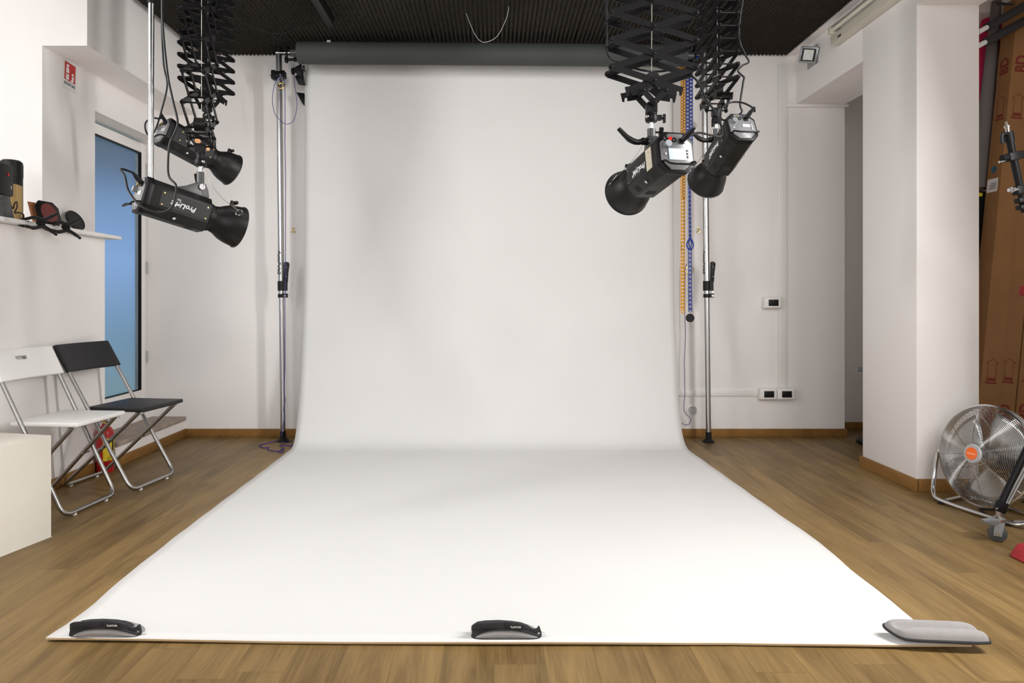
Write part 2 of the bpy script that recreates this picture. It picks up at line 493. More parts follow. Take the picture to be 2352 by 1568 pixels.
fx = [-2.195, -1.43, -.43, .57, 1.57, 2.203]
struct('trim_ceiling_right', MB().box(2.206, XC0, -3.2, YB, 2.868, 2.95), WALL)
nm = ['first', 'second', 'third', 'fourth', 'fifth']
for i in range(5):
    foam('acoustic_foam_panel', fx[i], fx[i+1], 4.61, YB-.004, 'black pyramid foam panel, %s from left in the back ceiling row' % nm[i])
    foam('acoustic_foam_panel', fx[i], fx[i+1], 3.61, 4.61, 'black pyramid foam panel, %s from left in the nearer ceiling row' % nm[i])

# glass door in the left recess
d = MB()
y0, y1, z0, z1 = 4.275, 5.072, .28, 2.175
gy0, gy1, gz0, gz1 = 4.35, 5.000, .37, 2.107
x0, x1 = XD-.028, XD+.022
dr = d.box(x0, x1, y0, gy0, z0, z1).box(x0, x1, gy1, y1, z0, z1).box(x0, x1, gy0, gy1, z0, gz0).box(x0, x1, gy0, gy1, gz1, z1).build('door_1', WHITE, None, .004)
dr['kind'] = 'structure'
MB().box(XD-.012, XD-.004, gy0-.004, gy1+.004, gz0-.004, gz1+.004).build('glass_pane', GLASS, dr, smooth=0)
g = MB()
t = .007
g.box(XD+.004, XD+.0235, gy0, gy0+t, gz0, gz1).box(XD+.004, XD+.0235, gy1-t*1.6, gy1, gz0, gz1).box(XD+.004, XD+.0235, gy0, gy1, gz0, gz0+t).box(XD+.004, XD+.0235, gy0, gy1, gz1-t*1.4, gz1)
g.build('glazing_seal', RUBBER, dr)
for zz in (.56, 1.22, 1.95):
    MB().cyl((XD+.03, 5.068, zz), (XD+.03, 5.068, zz+.09), .006, n=10).build('hinge', GREYP, dr)

# shelf board on the half wall
tag(MB().box(-2.86, -2.325, 0.25, YF-.003, 1.404, 1.424).box(XU+.001, -2.325, YF-.0032, 4.262, 1.404, 1.424).build('shelf_board', WHITE, None, .002),
    'white shelf board capping the half wall beside the glass door', 'shelf')

# ================================================================== BACKDROP
prof = [(5.055, 2.775), (5.032, 2.765), (5.028, 2.70), (5.025, 2.3), (5.02, 1.7), (5.01, 1.2), (4.985, .90), (4.95, .676), (4.925, .50), (4.895, .340), (4.85, .190), (4.80, .085), (4.745, .028), (4.68, .0035)]
pts = curve([(0, y, z) for y, z in prof], 5)
ypz = [(p.y, p.z) for p in pts]
ny = 46
for k in range(1, ny+1):
    y = 4.68 + (2.02-4.68)*k/ny
    z = .0022 + (.006 if k == ny else .0035 if k == ny-1 else 0)
    ypz.append((y, z))
def lerp(x, tab):
    for (a, va), (b, vb) in zip(tab, tab[1:]):
        if a <= x <= b or a >= x >= b:
            return va + (vb-va)*(x-a)/(b-a)
    return tab[-1][1]
LE = [(5.1, -1.395), (4.7, -1.395), (4.0, -1.388), (3.0, -1.383), (2.5, -1.37), (2.32, -1.352), (2.2, -1.352), (2.0, -1.352)]
RE = [(5.1, 1.315), (4.7, 1.327), (4.0, 1.345), (3.3, 1.362), (2.9, 1.378), (2.6, 1.358), (2.3, 1.352), (2.16, 1.345), (2.1, 1.345), (2.06, 1.39), (2.0, 1.40)]
nxp = 60
v = []; f = []
def front_y(x, y):          # the front edge runs slightly askew
    if y < 2.3:
        tt = (2.3-y)/.28
        off = lerp(x, [(-1.5, .040), (-.4, .016), (0, .010), (.7, .012), (1.1, -.002), (1.5, -.026)])
        return y + off*tt
    return y
for (y, z) in ypz:
    for i in range(nxp+1):
        u = i/nxp
        xl = lerp(y, LE) + .0015*math.sin(y*23); xr = lerp(y, RE) + .0015*math.sin(y*19)
        x = xl + (xr-xl)*u
        zz = z
        if y < 2.1 and z < .02: zz = z + .0035*(.5+.5*math.sin(x*5.0+1.2))*max(0, (2.1-y)/.08) + (max(0, x-1.15)*.03 if y < 2.06 else 0)
        v.append((x, front_y(x, y), zz))
W = nxp+1
for j in range(len(ypz)-1):
    for i in range(nxp): f.append((j*W+i, j*W+i+1, (j+1)*W+i+1, (j+1)*W+i))
bd = thing('paper_backdrop', 'white seamless paper hanging from its roll and sweeping out over the floor', 'backdrop', (0, 4.7, 0))
mb = MB(bd); mb.v = [Vector(p) for p in v]; mb.f = f
sheet = mb.build('paper_sheet', PAPER, bd, smooth=60)
md = sheet.modifiers.new('thickness', 'SOLIDIFY'); md.thickness = .0016; md.offset = 1
# brown cut edge along the front
mb = MB(bd)
ed = [Vector(p) for p in v[-W:]]
for a, b in zip(ed, ed[1:]):
    y_ = -.0022
    mb.add([a+Vector((0,y_,-.0045)), b+Vector((0,y_,-.0045)), b+Vector((0,y_,.0006)), a+Vector((0,y_,.0006)), a+Vector((0,.001,-.0045)), b+Vector((0,.001,-.0045)), b+Vector((0,.001,.0006)), a+Vector((0,.001,.0006))],
           [(0,1,2,3),(5,4,7,6),(3,2,6,7),(1,0,4,5),(0,3,7,4),(2,1,5,6)])
mb.build('cut_edge', PAPEREDGE, sheet)
MB(bd).cyl((-1.395, 5.075, 2.745), (1.315, 5.075, 2.735), .040, n=24).build('roll', PAPER, bd)
MB(bd).cyl((-1.42, 5.075, 2.745), (1.34, 5.075, 2.735), .024, n=16).build('core', DARKGREY, bd)

gr = thing('grey_paper_roll', 'dark grey backdrop paper rolled up under the ceiling in front of the white paper', 'paper roll', (0, 4.80, 2.70))
MB(gr).cyl((-1.375, 4.80, 2.765), (1.345, 4.80, 2.744), .0755, n=40).build('roll', GREYPAPER, gr)
MB(gr).cyl((-1.43, 4.80, 2.7655), (1.40, 4.80, 2.7435), .026, n=18).build('core', DARKGREY, gr)
MB(gr).box(-1.165, -1.140, 4.752, 4.764, 2.820, 2.836).build('tape_tab', GREYP, gr)

# ------------------------------------------------------------------ telescopic poles
def pole(px_top, px_bot, py_bot, label, side, txt):
    b = P(px_bot, py_bot, H*F/(py_bot-CY)); b.z = 0
    dd = b.y
    top = Vector(((px_top-CX)*dd/F, dd, 2.852))
    T = thing('telescopic_pole', label, 'pole', b, group='silver poles carrying the backdrop rolls')
    ax = (top-b).normalized()
    at = lambda z: b + ax*(z/ax.z)
    MB(T).lathe([(.001, 0), (.043, 0), (.044, .006), (.030, .018), (.020, .030), (.0195, .075), (.001, .075)], 24, Matrix.Translation(b)).build('foot', RUBBER, T)
    MB(T).cyl(at(.072), at(1.09), .0185, n=24).build('lower_tube', ALU, T)
    up = MB(T).cyl(at(1.085), at(2.83), .0215, n=24).build('upper_tube', ALU, T)
    MB(T).tube([at(1.13)+Vector((.0120, -.0195, 0)), at(2.80)+Vector((.0120, -.0195, 0))], .0026, 6).build('groove_strip', DARKGREY, up)
    MB(T).cyl(at(2.828), at(2.855), .026, n=20).build('top_cap', RUBBER, T)
    c = MB(T)
    c.cyl(at(1.095), at(1.165), .0265, n=24)
    c.cbox(at(1.13)+Vector((.030, -.004, 0)), (.026, .03, .072))
    c.build('clamp_collar', BLACKS, T)
    c = MB(T).cyl(at(1.045), at(1.072), .0255, n=24)
    c.cbox(at(1.06)+Vector((.030, -.004, 0)), (.030, .026, .030))
    c.build('lower_collar', BLACKS, T)
    M = frame(at(1.165)+Vector((.036, -.006, 0)), (1,0,0), (0,0,1), (0,-1,0))
    le = MB(T).prism([(-.012,-.01),(.012,-.01),(.016,.06),(.024,.12),(.020,.135),(.0,.142),(-.010,.135)], -.011, .011, M).build('lever', BLACKS, T, .003)
    for zz in (.032, .10):
        MB(T).ball(M @ Vector((.004, zz, .0115)), .005, 10, 6).build('rivet', CHROME, le)
    for zz in (1.058, 1.085):
        MB(T).cyl(at(zz)+Vector((.034, -.014, 0)), at(zz)+Vector((.034, -.026, 0)), .008, n=12).build('bolt', CHROME, T)
    if txt == 'front':
        a = R(205)
    else:
        a = R(160)
    nrm = Vector((math.cos(a+R(40)), math.sin(a+R(40)), 0)) if txt == 'front' else Vector((math.cos(R(190)), math.sin(R(190)), 0))
    tang = Vector((0,0,1)).cross(nrm)
    M = frame(at(1.30)+nrm*.0216, (0,0,-1), tang, nrm)
    text(MB(T), 'AutoPole2', .040, M, .0006, .1, .0006).build('lettering', INK, up)
    return T, at
pl, atl = pole(640.5, 650, 1013, 'silver telescopic pole standing at the left edge of the white paper', -1, 'front')
pr, atr = pole(1617, 1627.5, 1015, 'silver telescopic pole standing at the right edge of the white paper', 1, 'side')

# roll carriers at the top left: black winding knobs, hooks, pole clamp with carabiner
def roll_carrier(T, s, pts_, polex):
    pass
rc = thing('roll_bracket', 'black bracket with winding knobs holding the left ends of the paper rolls', 'bracket', (-1.45, 4.95, 2.6))
m_ = MB(rc).box(-1.462, -1.452, 4.77, 5.139, 2.800, 2.816)
m_.box(-1.462, -1.452, 4.785, 4.815, 2.735, 2.80)
m_.build('wall_plate', BLACK, rc, .002)
MB(rc).cyl((-1.535, 4.80, 2.766), (-1.432, 4.80, 2.766), .006, n=10).build('spindle', STEEL, rc)
def knob(T, px, py, d_, L_=.10):
    p = P(px, py, d_)
    q = p + Vector((L_, 0, 0))
    MB(T).lathe([(.001, 0), (.020, 0), (.026, .008), (.024, .016), (.011, .022), (.009, L_*.55), (.014, L_*.6), (.014, L_*.85), (.001, L_*.85)], 18,
                frame(p, (0,0,1), (0,1,0), (1,0,0)) if False else Matrix.Translation(p) @ Matrix.Rotation(R(90), 4, 'Y')).build('winding_knob', BLACKS, T)
knob(rc, 655, 137, 4.93, .10)
knob(rc, 670, 164, 4.97, .10)
MB(rc).prism([(-1.455, 2.70), (-1.395, 2.735), (-1.40, 2.645), (-1.425, 2.655)], 4.93, 4.96, Matrix(((1,0,0,0),(0,0,1,0),(0,1,0,0),(0,0,0,1)))).build('hook', BLACK, rc, .002)
MB(rc).prism([(-1.455, 2.66), (-1.40, 2.69), (-1.385, 2.60), (-1.43, 2.605)], 4.98, 5.01, Matrix(((1,0,0,0),(0,0,1,0),(0,1,0,0),(0,0,0,1)))).build('hook', BLACK, rc, .002)
MB(rc).prism([(-1.462, 2.562), (-1.405, 2.555), (-1.40, 2.46), (-1.415, 2.475)], 5.04, 5.13, Matrix(((1,0,0,0),(0,0,1,0),(0,1,0,0),(0,0,0,1)))).build('guard', BLACK, rc, .002)

rcr = thing('roll_bracket', 'black bracket at the right ends of the paper rolls above the coloured chains', 'bracket', (1.42, 4.95, 2.6))
MB(rcr).box(1.403, 1.416, 4.77, 5.139, 2.775, 2.795).box(1.403, 1.416, 4.785, 4.88, 2.70, 2.775).box(1.403, 1.416, 4.93, 4.98, 2.66, 2.775).build('wall_plate', BLACK, rcr, .002)
MB(rcr).cyl((1.418, 4.87, 2.735), (1.462, 4.87, 2.735), .034, n=24).build('chain_wheel', BLUEC, rcr)
MB(rcr).cyl((1.345, 4.955, 2.69), (1.398, 4.955, 2.69), .030, n=24).build('chain_wheel', ORANGEC, rcr)
MB(rcr).ball(P(1593, 136, 4.80), .02, 14, 8, (.9,.9,1.5)).build('knob', BLACKS, rcr)

pc = thing('pole_clamp', 'black clamp with chrome hook gripping the left pole near its top', 'clamp', atl(2.66))
q = atl(2.66)
MB(pc).cbox(q+Vector((-.034, -.006, 0)), (.030, .062, .062)).cbox(q+Vector((.034, -.006, .004)), (.028, .06, .05)).cbox(q+Vector((0, -.034, .0)), (.06, .012, .045)).build('jaw', BLACK, pc, .005)
MB(pc).cyl(q+Vector((-.062, -.006, .0)), q+Vector((-.045, -.006, .0)), .004, n=8).cyl(q+Vector((-.064, -.02, -.008)), q+Vector((-.064, .008, .008)), .003, n=8).build('screw', STEEL, pc)
hk = [q+Vector((.022, -.045, .02)), q+Vector((.030, -.052, -.01)), q+Vector((.046, -.055, -.05)), q+Vector((.036, -.055, -.070)), q+Vector((.024, -.052, -.052)), q+Vector((.020, -.045, .005))]
MB(pc).tube(curve(hk, 5), .0045, 8).build('carabiner', CHROME, pc)
MB(pc).torus(.020, .005, 24, 8, Matrix.Translation(q+Vector((.034, -.058, -.092))) @ Matrix.Rotation(R(80), 4, 'X')).build('brass_ring', BRASS, pc)

# purple cords
dl = atl(0).y
qq = [P(647, 172, dl-.055), P(636, 183, dl-.07), P(628, 205, dl-.07), P(626, 235, dl-.07), P(632, 262, dl-.07), P(648, 280, dl-.07), P(662, 285, dl-.05), P(675, 275, dl-.02), P(682, 245, dl), P(680, 215, dl), P(676, 185, dl+.02), P(674, 150, dl+.02)]
tag(MB().tube(curve(qq, 6), .0021, 6).build('purple_cord', PURPLE), 'purple cord hanging in an open loop beside the top of the left pole', 'cord')
qq = [P(654, 178, dl-.055)] + [P(654.5 + (1.5 if 3 < k < 9 else 0), 178+k*56, dl-.038) for k in range(1, 13)] + [P(652, 895, dl-.04), P(655, 920, dl-.04), P(651, 940, dl-.04), P(654, 955, dl-.04), P(648, 985, dl-.045), P(646, 1001, dl-.05)]
tag(MB().tube(curve(qq, 4), .0024, 6).build('purple_cord', PURPLE), 'long purple cord running straight down the left pole to its foot', 'cord')
def FL(px, py, z=.004):
    d_ = (H-z)*F/(py-CY)
    return Vector(((px-CX)*d_/F, d_, z))
qq = [FL(672, 1012), FL(655, 1016), FL(640, 1012), FL(612, 1018), FL(597, 1022), FL(603, 1028), FL(617, 1027), FL(615, 1032), FL(634, 1036), FL(644, 1034), FL(652, 1029), FL(641, 1036, .008), FL(649, 1038), FL(651, 1028, .008), FL(643, 1021), FL(668, 1024), FL(672, 1019)]
tag(MB().tube(curve(qq, 6), .0032, 6).build('purple_cord', PURPLE), 'purple cord lying in loose coils on the floor by the left pole foot', 'cord')

# ================================================================== PANTOGRAPHS AND FLASH HEADS
LB = .315
def bar_mesh(L_, hgt, th, name):
    n = 6
    po = []
    for k in range(n+1):
        a = -PI/2 + PI*k/n
        po.append((L_/2 + hgt/2*math.cos(a), hgt/2*math.sin(a)))
    for k in range(n+1):
        a = PI/2 + PI*k/n
        po.append((-L_/2 + hgt/2*math.cos(a), hgt/2*math.sin(a)))
    mb = MB().prism(po, -th/2, th/2, Matrix.Rotation(R(90), 4, 'X'))
    o = mb.build(name, BLACK)
    return o
bar0 = bar_mesh(LB, .021, .0035, 'scissor_arm')
pin0 = MB().cyl((0, -.05, 0), (0, .05, 0), .0035, n=8).ball((0, -.052, 0), .0062, 10, 6, (1, .6, 1)).ball((0, .052, 0), .0062, 10, 6, (1, .6, 1)).build('pivot_pin', BLACK)
def pantograph(x, y, ang, zj, h, nl, label, stem_bot, sep=.075):
    """zj: height of the bottom joint; ang: direction of the scissor plane; stem_bot: lower end of the stem"""
    zb = zj + .077
    ztop = zb + h*(nl+.5)
    zmount = 2.872
    T = thing('scissor_pantograph', label, 'pantograph', (x, y, zmount), ang, 'black scissor pantographs hanging from the ceiling')
    a = math.sqrt(LB*LB - h*h)/2
    u0 = math.atan2(h, 2*a)
    Wd = WM[T.name]
    def put(src, M, par=T):
        c = src.copy(); COL.objects.link(c); c.parent = par; c.matrix_local = M
        return c
    zo = -zmount
    for i in range(1, nl+1):
        z = zb + h*i + zo
        for s in (-1, 1):
            put(bar0, Matrix.Translation((0, s*sep/2, z)) @ Matrix.Rotation(-u0, 4, 'Y'))
            put(bar0, Matrix.Translation((0, s*(sep/2+.0045), z)) @ Matrix.Rotation(u0, 4, 'Y'))
        put(pin0, Matrix.Translation((0, 0, z)) @ Matrix.Diagonal((1, sep/.085, 1, 1)))
        for s in (-1, 1):
            put(pin0, Matrix.Translation((s*a, 0, z-h/2)) @ Matrix.Diagonal((1, sep/.085, 1, 1)))
    # lower plates with hooked ends
    L4 = Matrix(((1,0,0,0),(0,0,1,0),(0,1,0,0),(0,0,0,1)))
    def loc(mb): mb.inv = None; return mb
    z = zb + zo
    ca, sa = math.cos(u0), math.sin(u0)
    for s in (-1, 1):
        for k in (-1, 1):
            yy = s*(sep/2 + (.0045 if k > 0 else 0))
            po = [(-a-.008, .5*h+.0), (-a, .5*h+.011), (0, .0115), (.090, -.020), (.103, -.022), (.096, -.052), (.089, -.053), (.088, -.040), (.083, -.036), (.078, -.040), (.078, -.050), (.040, -.044), (0, -.0115), (-a, .5*h-.011)]
            po = [(k*px_, pz_) for px_, pz_ in po]
            mb = MB(); mb.prism([(px_, pz_+z) for px_, pz_ in po], yy-.00175, yy+.00175, L4)
            mb.build('hook_plate', BLACK, T)
            # short links to the bottom joint
            p0 = Vector((k*.040, yy, z-.034)); p1 = Vector((0, yy, z-.077))
            dd = (p1-p0); L_ = dd.length; an = math.atan2(dd.z, dd.x)
            mb = MB()
            mb.M = Matrix.Translation(((p0+p1)/2) + Vector((0, s*.005, 0))) @ Matrix.Rotation(-an, 4, 'Y')
            pol = [(L_/2+.010*math.cos(t_), .010*math.sin(t_)) for t_ in [(-PI/2+PI*q_/6) for q_ in range(7)]] + [(-L_/2-.010*math.cos(t_), -.010*math.sin(t_)) for t_ in [(-PI/2+PI*q_/6) for q_ in range(7)]]
            mb.prism(pol, -.00175, .00175, Matrix.Rotation(R(90), 4, 'X'))
            mb.build('link_plate', BLACK, T)
    for (px_, pz_) in ((0, 0), (-.040, -.034), (.040, -.034), (0, -.077)):
        put(pin0, Matrix.Translation((px_, 0, z+pz_)) @ Matrix.Diagonal((1, (sep+.022)/.10, 1, 1)))
    MB().cyl((0, -.022, z+.012), (0, .022, z+.012), .027, n=24).cyl((0, -.026, z+.012), (0, .026, z+.012), .010, n=12).build('spring_drum', BLACKS, T)
    # spring cable from the drum to the ceiling
    MB().tube([(0, -.004, z+.035), (.002, -.004, -.012)], .0014, 6).build('spring_cable', STRING, T)
    # top carriage
    MB().box(-.17, .17, -.05, .05, -.030, 0).build('top_carriage', BLACK, T, .003)
    MB().box(-.02, .02, -.03, .03, -.06, -.030).build('top_bracket', BLACK, T)
    # stem
    zs = z - .077
    zc = stem_bot + zo
    MB().box(-.018, .018, -.020, .020, zs-.028, zs+.010).build('stem_block', BLACK, T, .003)
    st = MB().lathe([(.001, zc+.020), (.0155, zc+.020), (.0155, zs-.030), (.020, zs-.030), (.020, zs-.022), (.001, zs-.022)], 18).build('stem', BLACK, T)
    MB().lathe([(.001, zc-.004), (.019, zc-.004), (.0225, zc+.004), (.0225, zc+.018), (.017, zc+.026), (.001, zc+.026)], 18).box(.012, .036, -.010, .010, zc+.003, zc+.020).build('clamp_socket', BLACK, T)
    MB().ball((-.018, -.014, zc+.012), .0075, 10, 6).build('clamp_bolt', CHROME, T)
    MB().cyl((0, 0, zc-.030), (0, 0, zc+.0), .008, n=14).build('spigot', CHROME, T)
    MB().tube([(.030, 0, zc+.010), (.046, 0, zc+.010)], .004, 8).box(.042, .050, -.006, .006, zc-.006, zc+.024).build('clamp_knob', BLACK, T)
    return T

def octo(wd, ht, c):
    a, b = wd/2, ht/2
    return [(-a+c, -b), (a-c, -b), (a, -b+c), (a, b-c), (a-c, b), (-a+c, b), (-a, b-c), (-a, -b+c)]
FLEN = .40
def flash(rear, front, label, tail_top, side, lever=False, screen=True, pz=.212):
    rear = Vector(rear); front = Vector(front)
    ax = (front-rear).normalized()
    mid = (rear+front)/2
    o = mid - ax*(FLEN/2)
    upw = Vector((0,0,1)); up = (upw - ax*upw.dot(ax)).normalized()
    rt = up.cross(ax)
    M = frame(o, rt, up, ax)
    T = thing('studio_flash', label, 'studio flash', group='black studio flash heads hanging from pantographs', M=M)
    Wb, Hb, Cb = .126, .138, .029
    b = MB()
    oc = octo(Wb, Hb, Cb)
    b.prism(oc, .014, .256)
    body = b.build('body', BLACKS, T, .003)
    MB().prism(octo(Wb+.004, Hb+.004, Cb), .002, .030).build('rear_bezel', BLACK, body, .003)
    # joint lines and vents, screws
    for sx in (-1, 1):
        xx = sx*(Wb/2)
        MB().box(min(xx, xx+sx*.0016), max(xx, xx+sx*.0016), -.028, .030, .060, .250).build('side_panel', BLACKS, body)
        for (yy, zz) in ((.024, .066), (-.020, .066), (.024, .243), (-.022, .243)):
            pass
        sc_ = MB()
        for (yy, zz) in ((.024, .070), (-.022, .070), (.024, .240), (-.022, .240)):
            sc_.cyl((xx+sx*.001, yy, zz), (xx+sx*.0028, yy, zz), .003, n=8)
        sc_.build('screws', BRASS, body)
    for zc_ in (.075, .205):
        for sx in (-1, 1):
            vn = MB()
            vn.M = Matrix.Translation((sx*(Wb/2-.0145), -Hb/2+.0145, zc_)) @ Matrix.Rotation(sx*R(45), 4, 'Z')
            for k in range(7): vn.cbox((0, -.0002, (k-3)*.0045), (.026, .0012, .0022))
            vn.M = Matrix.Identity(4)
            vn.build('vent_slots', INK, body)
    vn = MB()
    for k in range(7): vn.cbox((0, -Hb/2-.0003, .205 + (k-3)*.0045), (.036, .0012, .0022))
    vn.build('vent_slots', INK, body)
    fb = MB()
    for sx in (-1, 1):
        fb.M = Matrix.Translation((sx*(Wb/2-.013), -Hb/2+.013, .13)) @ Matrix.Rotation(sx*R(45), 4, 'Z')
        fb.lathe([(.001, 0), (.006, 0), (.006, .004), (.001, .004)], 12, Matrix.Rotation(R(90), 4, 'X'))
    fb.M = Matrix.Identity(4)
    fb.build('round_screw', CHROME, body)
    # rear control panel
    rp_ = MB().prism(octo(Wb-.012, Hb-.012, Cb+.004), -.003, .004).build('control_panel', PANEL, T, .002)
    if screen:
        MB().box(-.032, .030, -.030, .010, -.006, -.002).build('lcd_screen', SCREEN, rp_, .0015)
    else:
        MB().box(-.034, .0, -.006, .010, -.005, -.002).build('display_strip', GREYP, rp_)
    MB().lathe([(.001, 0), (.0125, 0), (.0115, .016), (.001, .016)], 20, frame((.034, .022, -.003), (1,0,0), (0,-1,0), (0,0,-1))).build('dial', GREYM, rp_)
    MB().lathe([(.001, 0), (.0065, 0), (.006, .008), (.001, .008)], 14, frame((.022, .042, -.003), (1,0,0), (0,-1,0), (0,0,-1))).build('red_cap', REDBTN if screen else BRASS, rp_)
    MB().torus(.0065, .0022, 18, 6, Matrix.Translation((.006, .040, -.004))).build('sync_socket', BLACK, rp_)
    MB().torus(.0070, .0022, 18, 6, Matrix.Translation((.038, .044, -.004))).build('fuse_socket', BLACK, rp_)
    for k in range(3):
        MB().cyl((-.041, .006-k*.011, -.002), (-.041, .006-k*.011, -.006), .0038, n=12).build('button', GREYP, rp_)
    MB().cyl((.041, -.010, -.002), (.041, -.010, -.006), .0038, n=12).build('button', GREYP, rp_)
    ce = MB()
    text(ce, 'CE', .011, frame((0, -.042, -.0034), (1,0,0), (0,-1,0), (0,0,-1)), .0004).build('lettering', WINK, rp_)
    MB().box(-.030, -.012, .028, .046, -.008, -.002).build('power_socket', BLACK, rp_, .002)
    # carrying handle, a bent rod below the panel
    hp = fillet([(-.050, -.030, .020), (-.054, -.040, -.022), (-.045, -.056, -.034), (.045, -.056, -.034), (.054, -.040, -.022), (.050, -.030, .020)], .012)
    MB().tube(hp, .0036, 8).build('handle', BLACK, T)
    # front collar and reflector
    MB().lathe([(.001, .250), (.054, .250), (.057, .258), (.057, .276), (.052, .280), (.052, .296), (.001, .296)], 40).build('collar', BLACKS, T)
    pr_ = [(.053, .284), (.0555, .296), (.058, .306), (.0655, .319), (.0735, .335), (.079, .353), (.0830, .372), (.0858, .390), (.0868, .398), (.0898, .400), (.0890, .404), (.0855, .402)]
    pr_ += [(.0835, .390), (.081, .372), (.077, .354), (.0715, .337), (.0635, .322), (.052, .311), (.030, .308), (.001, .308)]
    rf = MB().lathe(pr_, 48, caps=False).build('reflector', BLACKS, T)
    MB().box(-.006, .006, .066, .100, .344, .362).cyl((-.012, .096, .366), (.012, .096, .366), .008, n=12).build('release_catch', BLACK, rf, .001)
    # lettering on both flanks (the head hangs upside down)
    for sx in (-1, 1):
        xx = sx*(Wb/2+.0019)
        Mx = frame((xx, -.004, .150 if sx < 0 else .150), (0,0,sx), (0,-1,0), (sx,0,0))
        text(MB(), 'ProLight', .028, Mx, .0004, .22, .0006).build('lettering', WINK, body)
        text(MB(), '750', .011, frame((xx, -.012 if sx > 0 else .016, .20 if sx > 0 else .128), (0,0,sx), (0,-1,0), (sx,0,0)), .0004).build('lettering', WINK, body)
    # tilt bracket: plate bolted to the top, pivot, upright socket
    MB().prism([(a_+pz-.212, b_) for a_, b_ in [(.118, .066), (.250, .066), (.250, .082), (.240, .106), (.226, .124), (.208, .128), (.192, .122), (.150, .090), (.118, .074)]], -.014, .014,
               Matrix(((0,0,1,0),(0,1,0,0),(1,0,0,0),(0,0,0,1)))).build('tilt_bracket', DARKGREY, T, .002)
    MB().cyl((-.021, .108, pz), (.021, .108, pz), .012, n=16).build('pivot_bolt', CHROME, T)
    pv = M @ Vector((0, .108, pz))
    tt = Vector((pv.x, pv.y, tail_top))
    s_ = MB(T)
    s_.cyl(pv + Vector((0,0,.004)), tt, .0145, n=18)
    s_.build('stud_socket', DARKGREY, T)
    kz = (pv.z + tt.z)/2 + .012
    k_ = MB(T)
    side_v = rt*side
    side_v = Vector((side_v.x, side_v.y, 0)).normalized()
    p = Vector((pv.x, pv.y, kz))
    k_.cyl(p+side_v*.012, p+side_v*.032, .004, n=8)
    k_.cbox(p+side_v*.038, (.014, .014, .036), Matrix.Rotation(R(25), 3, 'X'))
    k_.build('locking_knob', BLACK, T, .002)
    # tilt lever
    ls_ = -side if lever else side
    p = pv + rt*ls_*.016
    l_ = MB(T)
    dv = side_v*(-1 if lever else 1)
    l_.cyl(p, p+dv*.020, .013, n=16)
    if lever:
        l_.tube(curve([p+dv*.018, p+dv*.040+Vector((0,0,-.004)), p+dv*.070+Vector((0,0,.006)), p+dv*.110+Vector((0,0,.040))], 5), [.010]*6+[.011]*5+[.0095, .009, .0085, .008, .0075], 10)
    else:
        l_.cyl(p+dv*.018, p+dv*.034, .008, n=12)
    l_.build('tilt_lever', BLACKS, T)
    return T, M, body

# -- positions (rear panel centre, reflector mouth centre)
fl_r, fl_f = P(313.5, 444, 2.62), P(551, 523, 2.90)
rl_r, rl_f = P(376, 303, 3.40), P(529, 388, 3.68)
fr_r, fr_f = P(1553, 349, 2.26), P(1440, 443, 2.64)
rr_r, rr_f = P(1704, 292, 2.90), P(1622, 417, 3.25)
def hang(rear, front, pz=.212):
    ax = (front-rear).normalized(); o = (rear+front)/2 - ax*(FLEN/2)
    up = (Vector((0,0,1)) - ax*ax.z).normalized()
    return o + up*.108 + ax*pz
hfl, hrl, hfr, hrr = [hang(a, b, c) for a, b, c in ((fl_r, fl_f, .212), (rl_r, rl_f, .212), (fr_r, fr_f, .165), (rr_r, rr_f, .222))]
FLT, FLM, flb = flash(fl_r, fl_f, 'black studio flash head on the left nearer the camera, pointing right and down', hfl.z+.062, 1, screen=False)
RLT, RLM, rlb = flash(rl_r, rl_f, 'black studio flash with orange stickers, hanging behind the nearer left one', hrl.z+.055, 1, screen=False)
FRT, FRM, frb = flash(fr_r, fr_f, 'black studio flash on the right with lit grey screen and red cap on its back', hfr.z+.046, -1, lever=True, pz=.165)
RRT, RRM, rrb = flash(rr_r, rr_f, 'black studio flash farthest right, pointing steeply down in front of the right pole', hrr.z+.050, -1, lever=True, screen=False, pz=.222)
# tape patch, stickers
MB().box(.0632, .0655, -.036, .038, .052, .092).build('tape_patch', TAPE, frb)
for (zz, yy) in ((.205, .012), (.150, .022)):
    po = [(.020*math.cos(R(60*k+30)), .015*math.sin(R(60*k+30))) for k in range(6)]
    MB().prism(po, 0, .0009, frame((-.0598, yy, zz), (0,0,-1), (0,1,0), (-1,0,0)) if False else frame((-.0648, yy, zz), (0,0,-1), (0,-1,0), (-1,0,0))).build('sticker', STICK, rlb)

pantograph(hfl.x, hfl.y, R(103), hfl.z+.062+.030+.075, .122, 8, 'widely stretched scissor pantograph on the left carrying the nearer flash', hfl.z+.062+.028)
pantograph(hrl.x, hrl.y, R(72), hrl.z+.055+.030+.060, .060, 11, 'folded scissor pantograph on the left whose zigzag shows against the back wall', hrl.z+.055+.028)
pantograph(hfr.x, hfr.y, R(1), hfr.z+.046+.030+.052, .0957, 9, 'scissor pantograph on the right seen face on, nearest the camera', hfr.z+.046+.028)
pantograph(hrr.x, hrr.y, R(92), hrr.z+.050+.030+.055, .056, 14, 'folded scissor pantograph farthest right seen from its narrow side', hrr.z+.050+.028)
for o in (bar0, pin0):
    bpy.data.objects.remove(o)

# ceiling rail on the left, its end showing in front of the foam
tag(MB().box(-1.085, -1.035, 2.3, 4.42, 2.795, 2.853).build('ceiling_rail', BLACK, None, .003), 'black metal ceiling rail ending above the grey roll', 'rail')
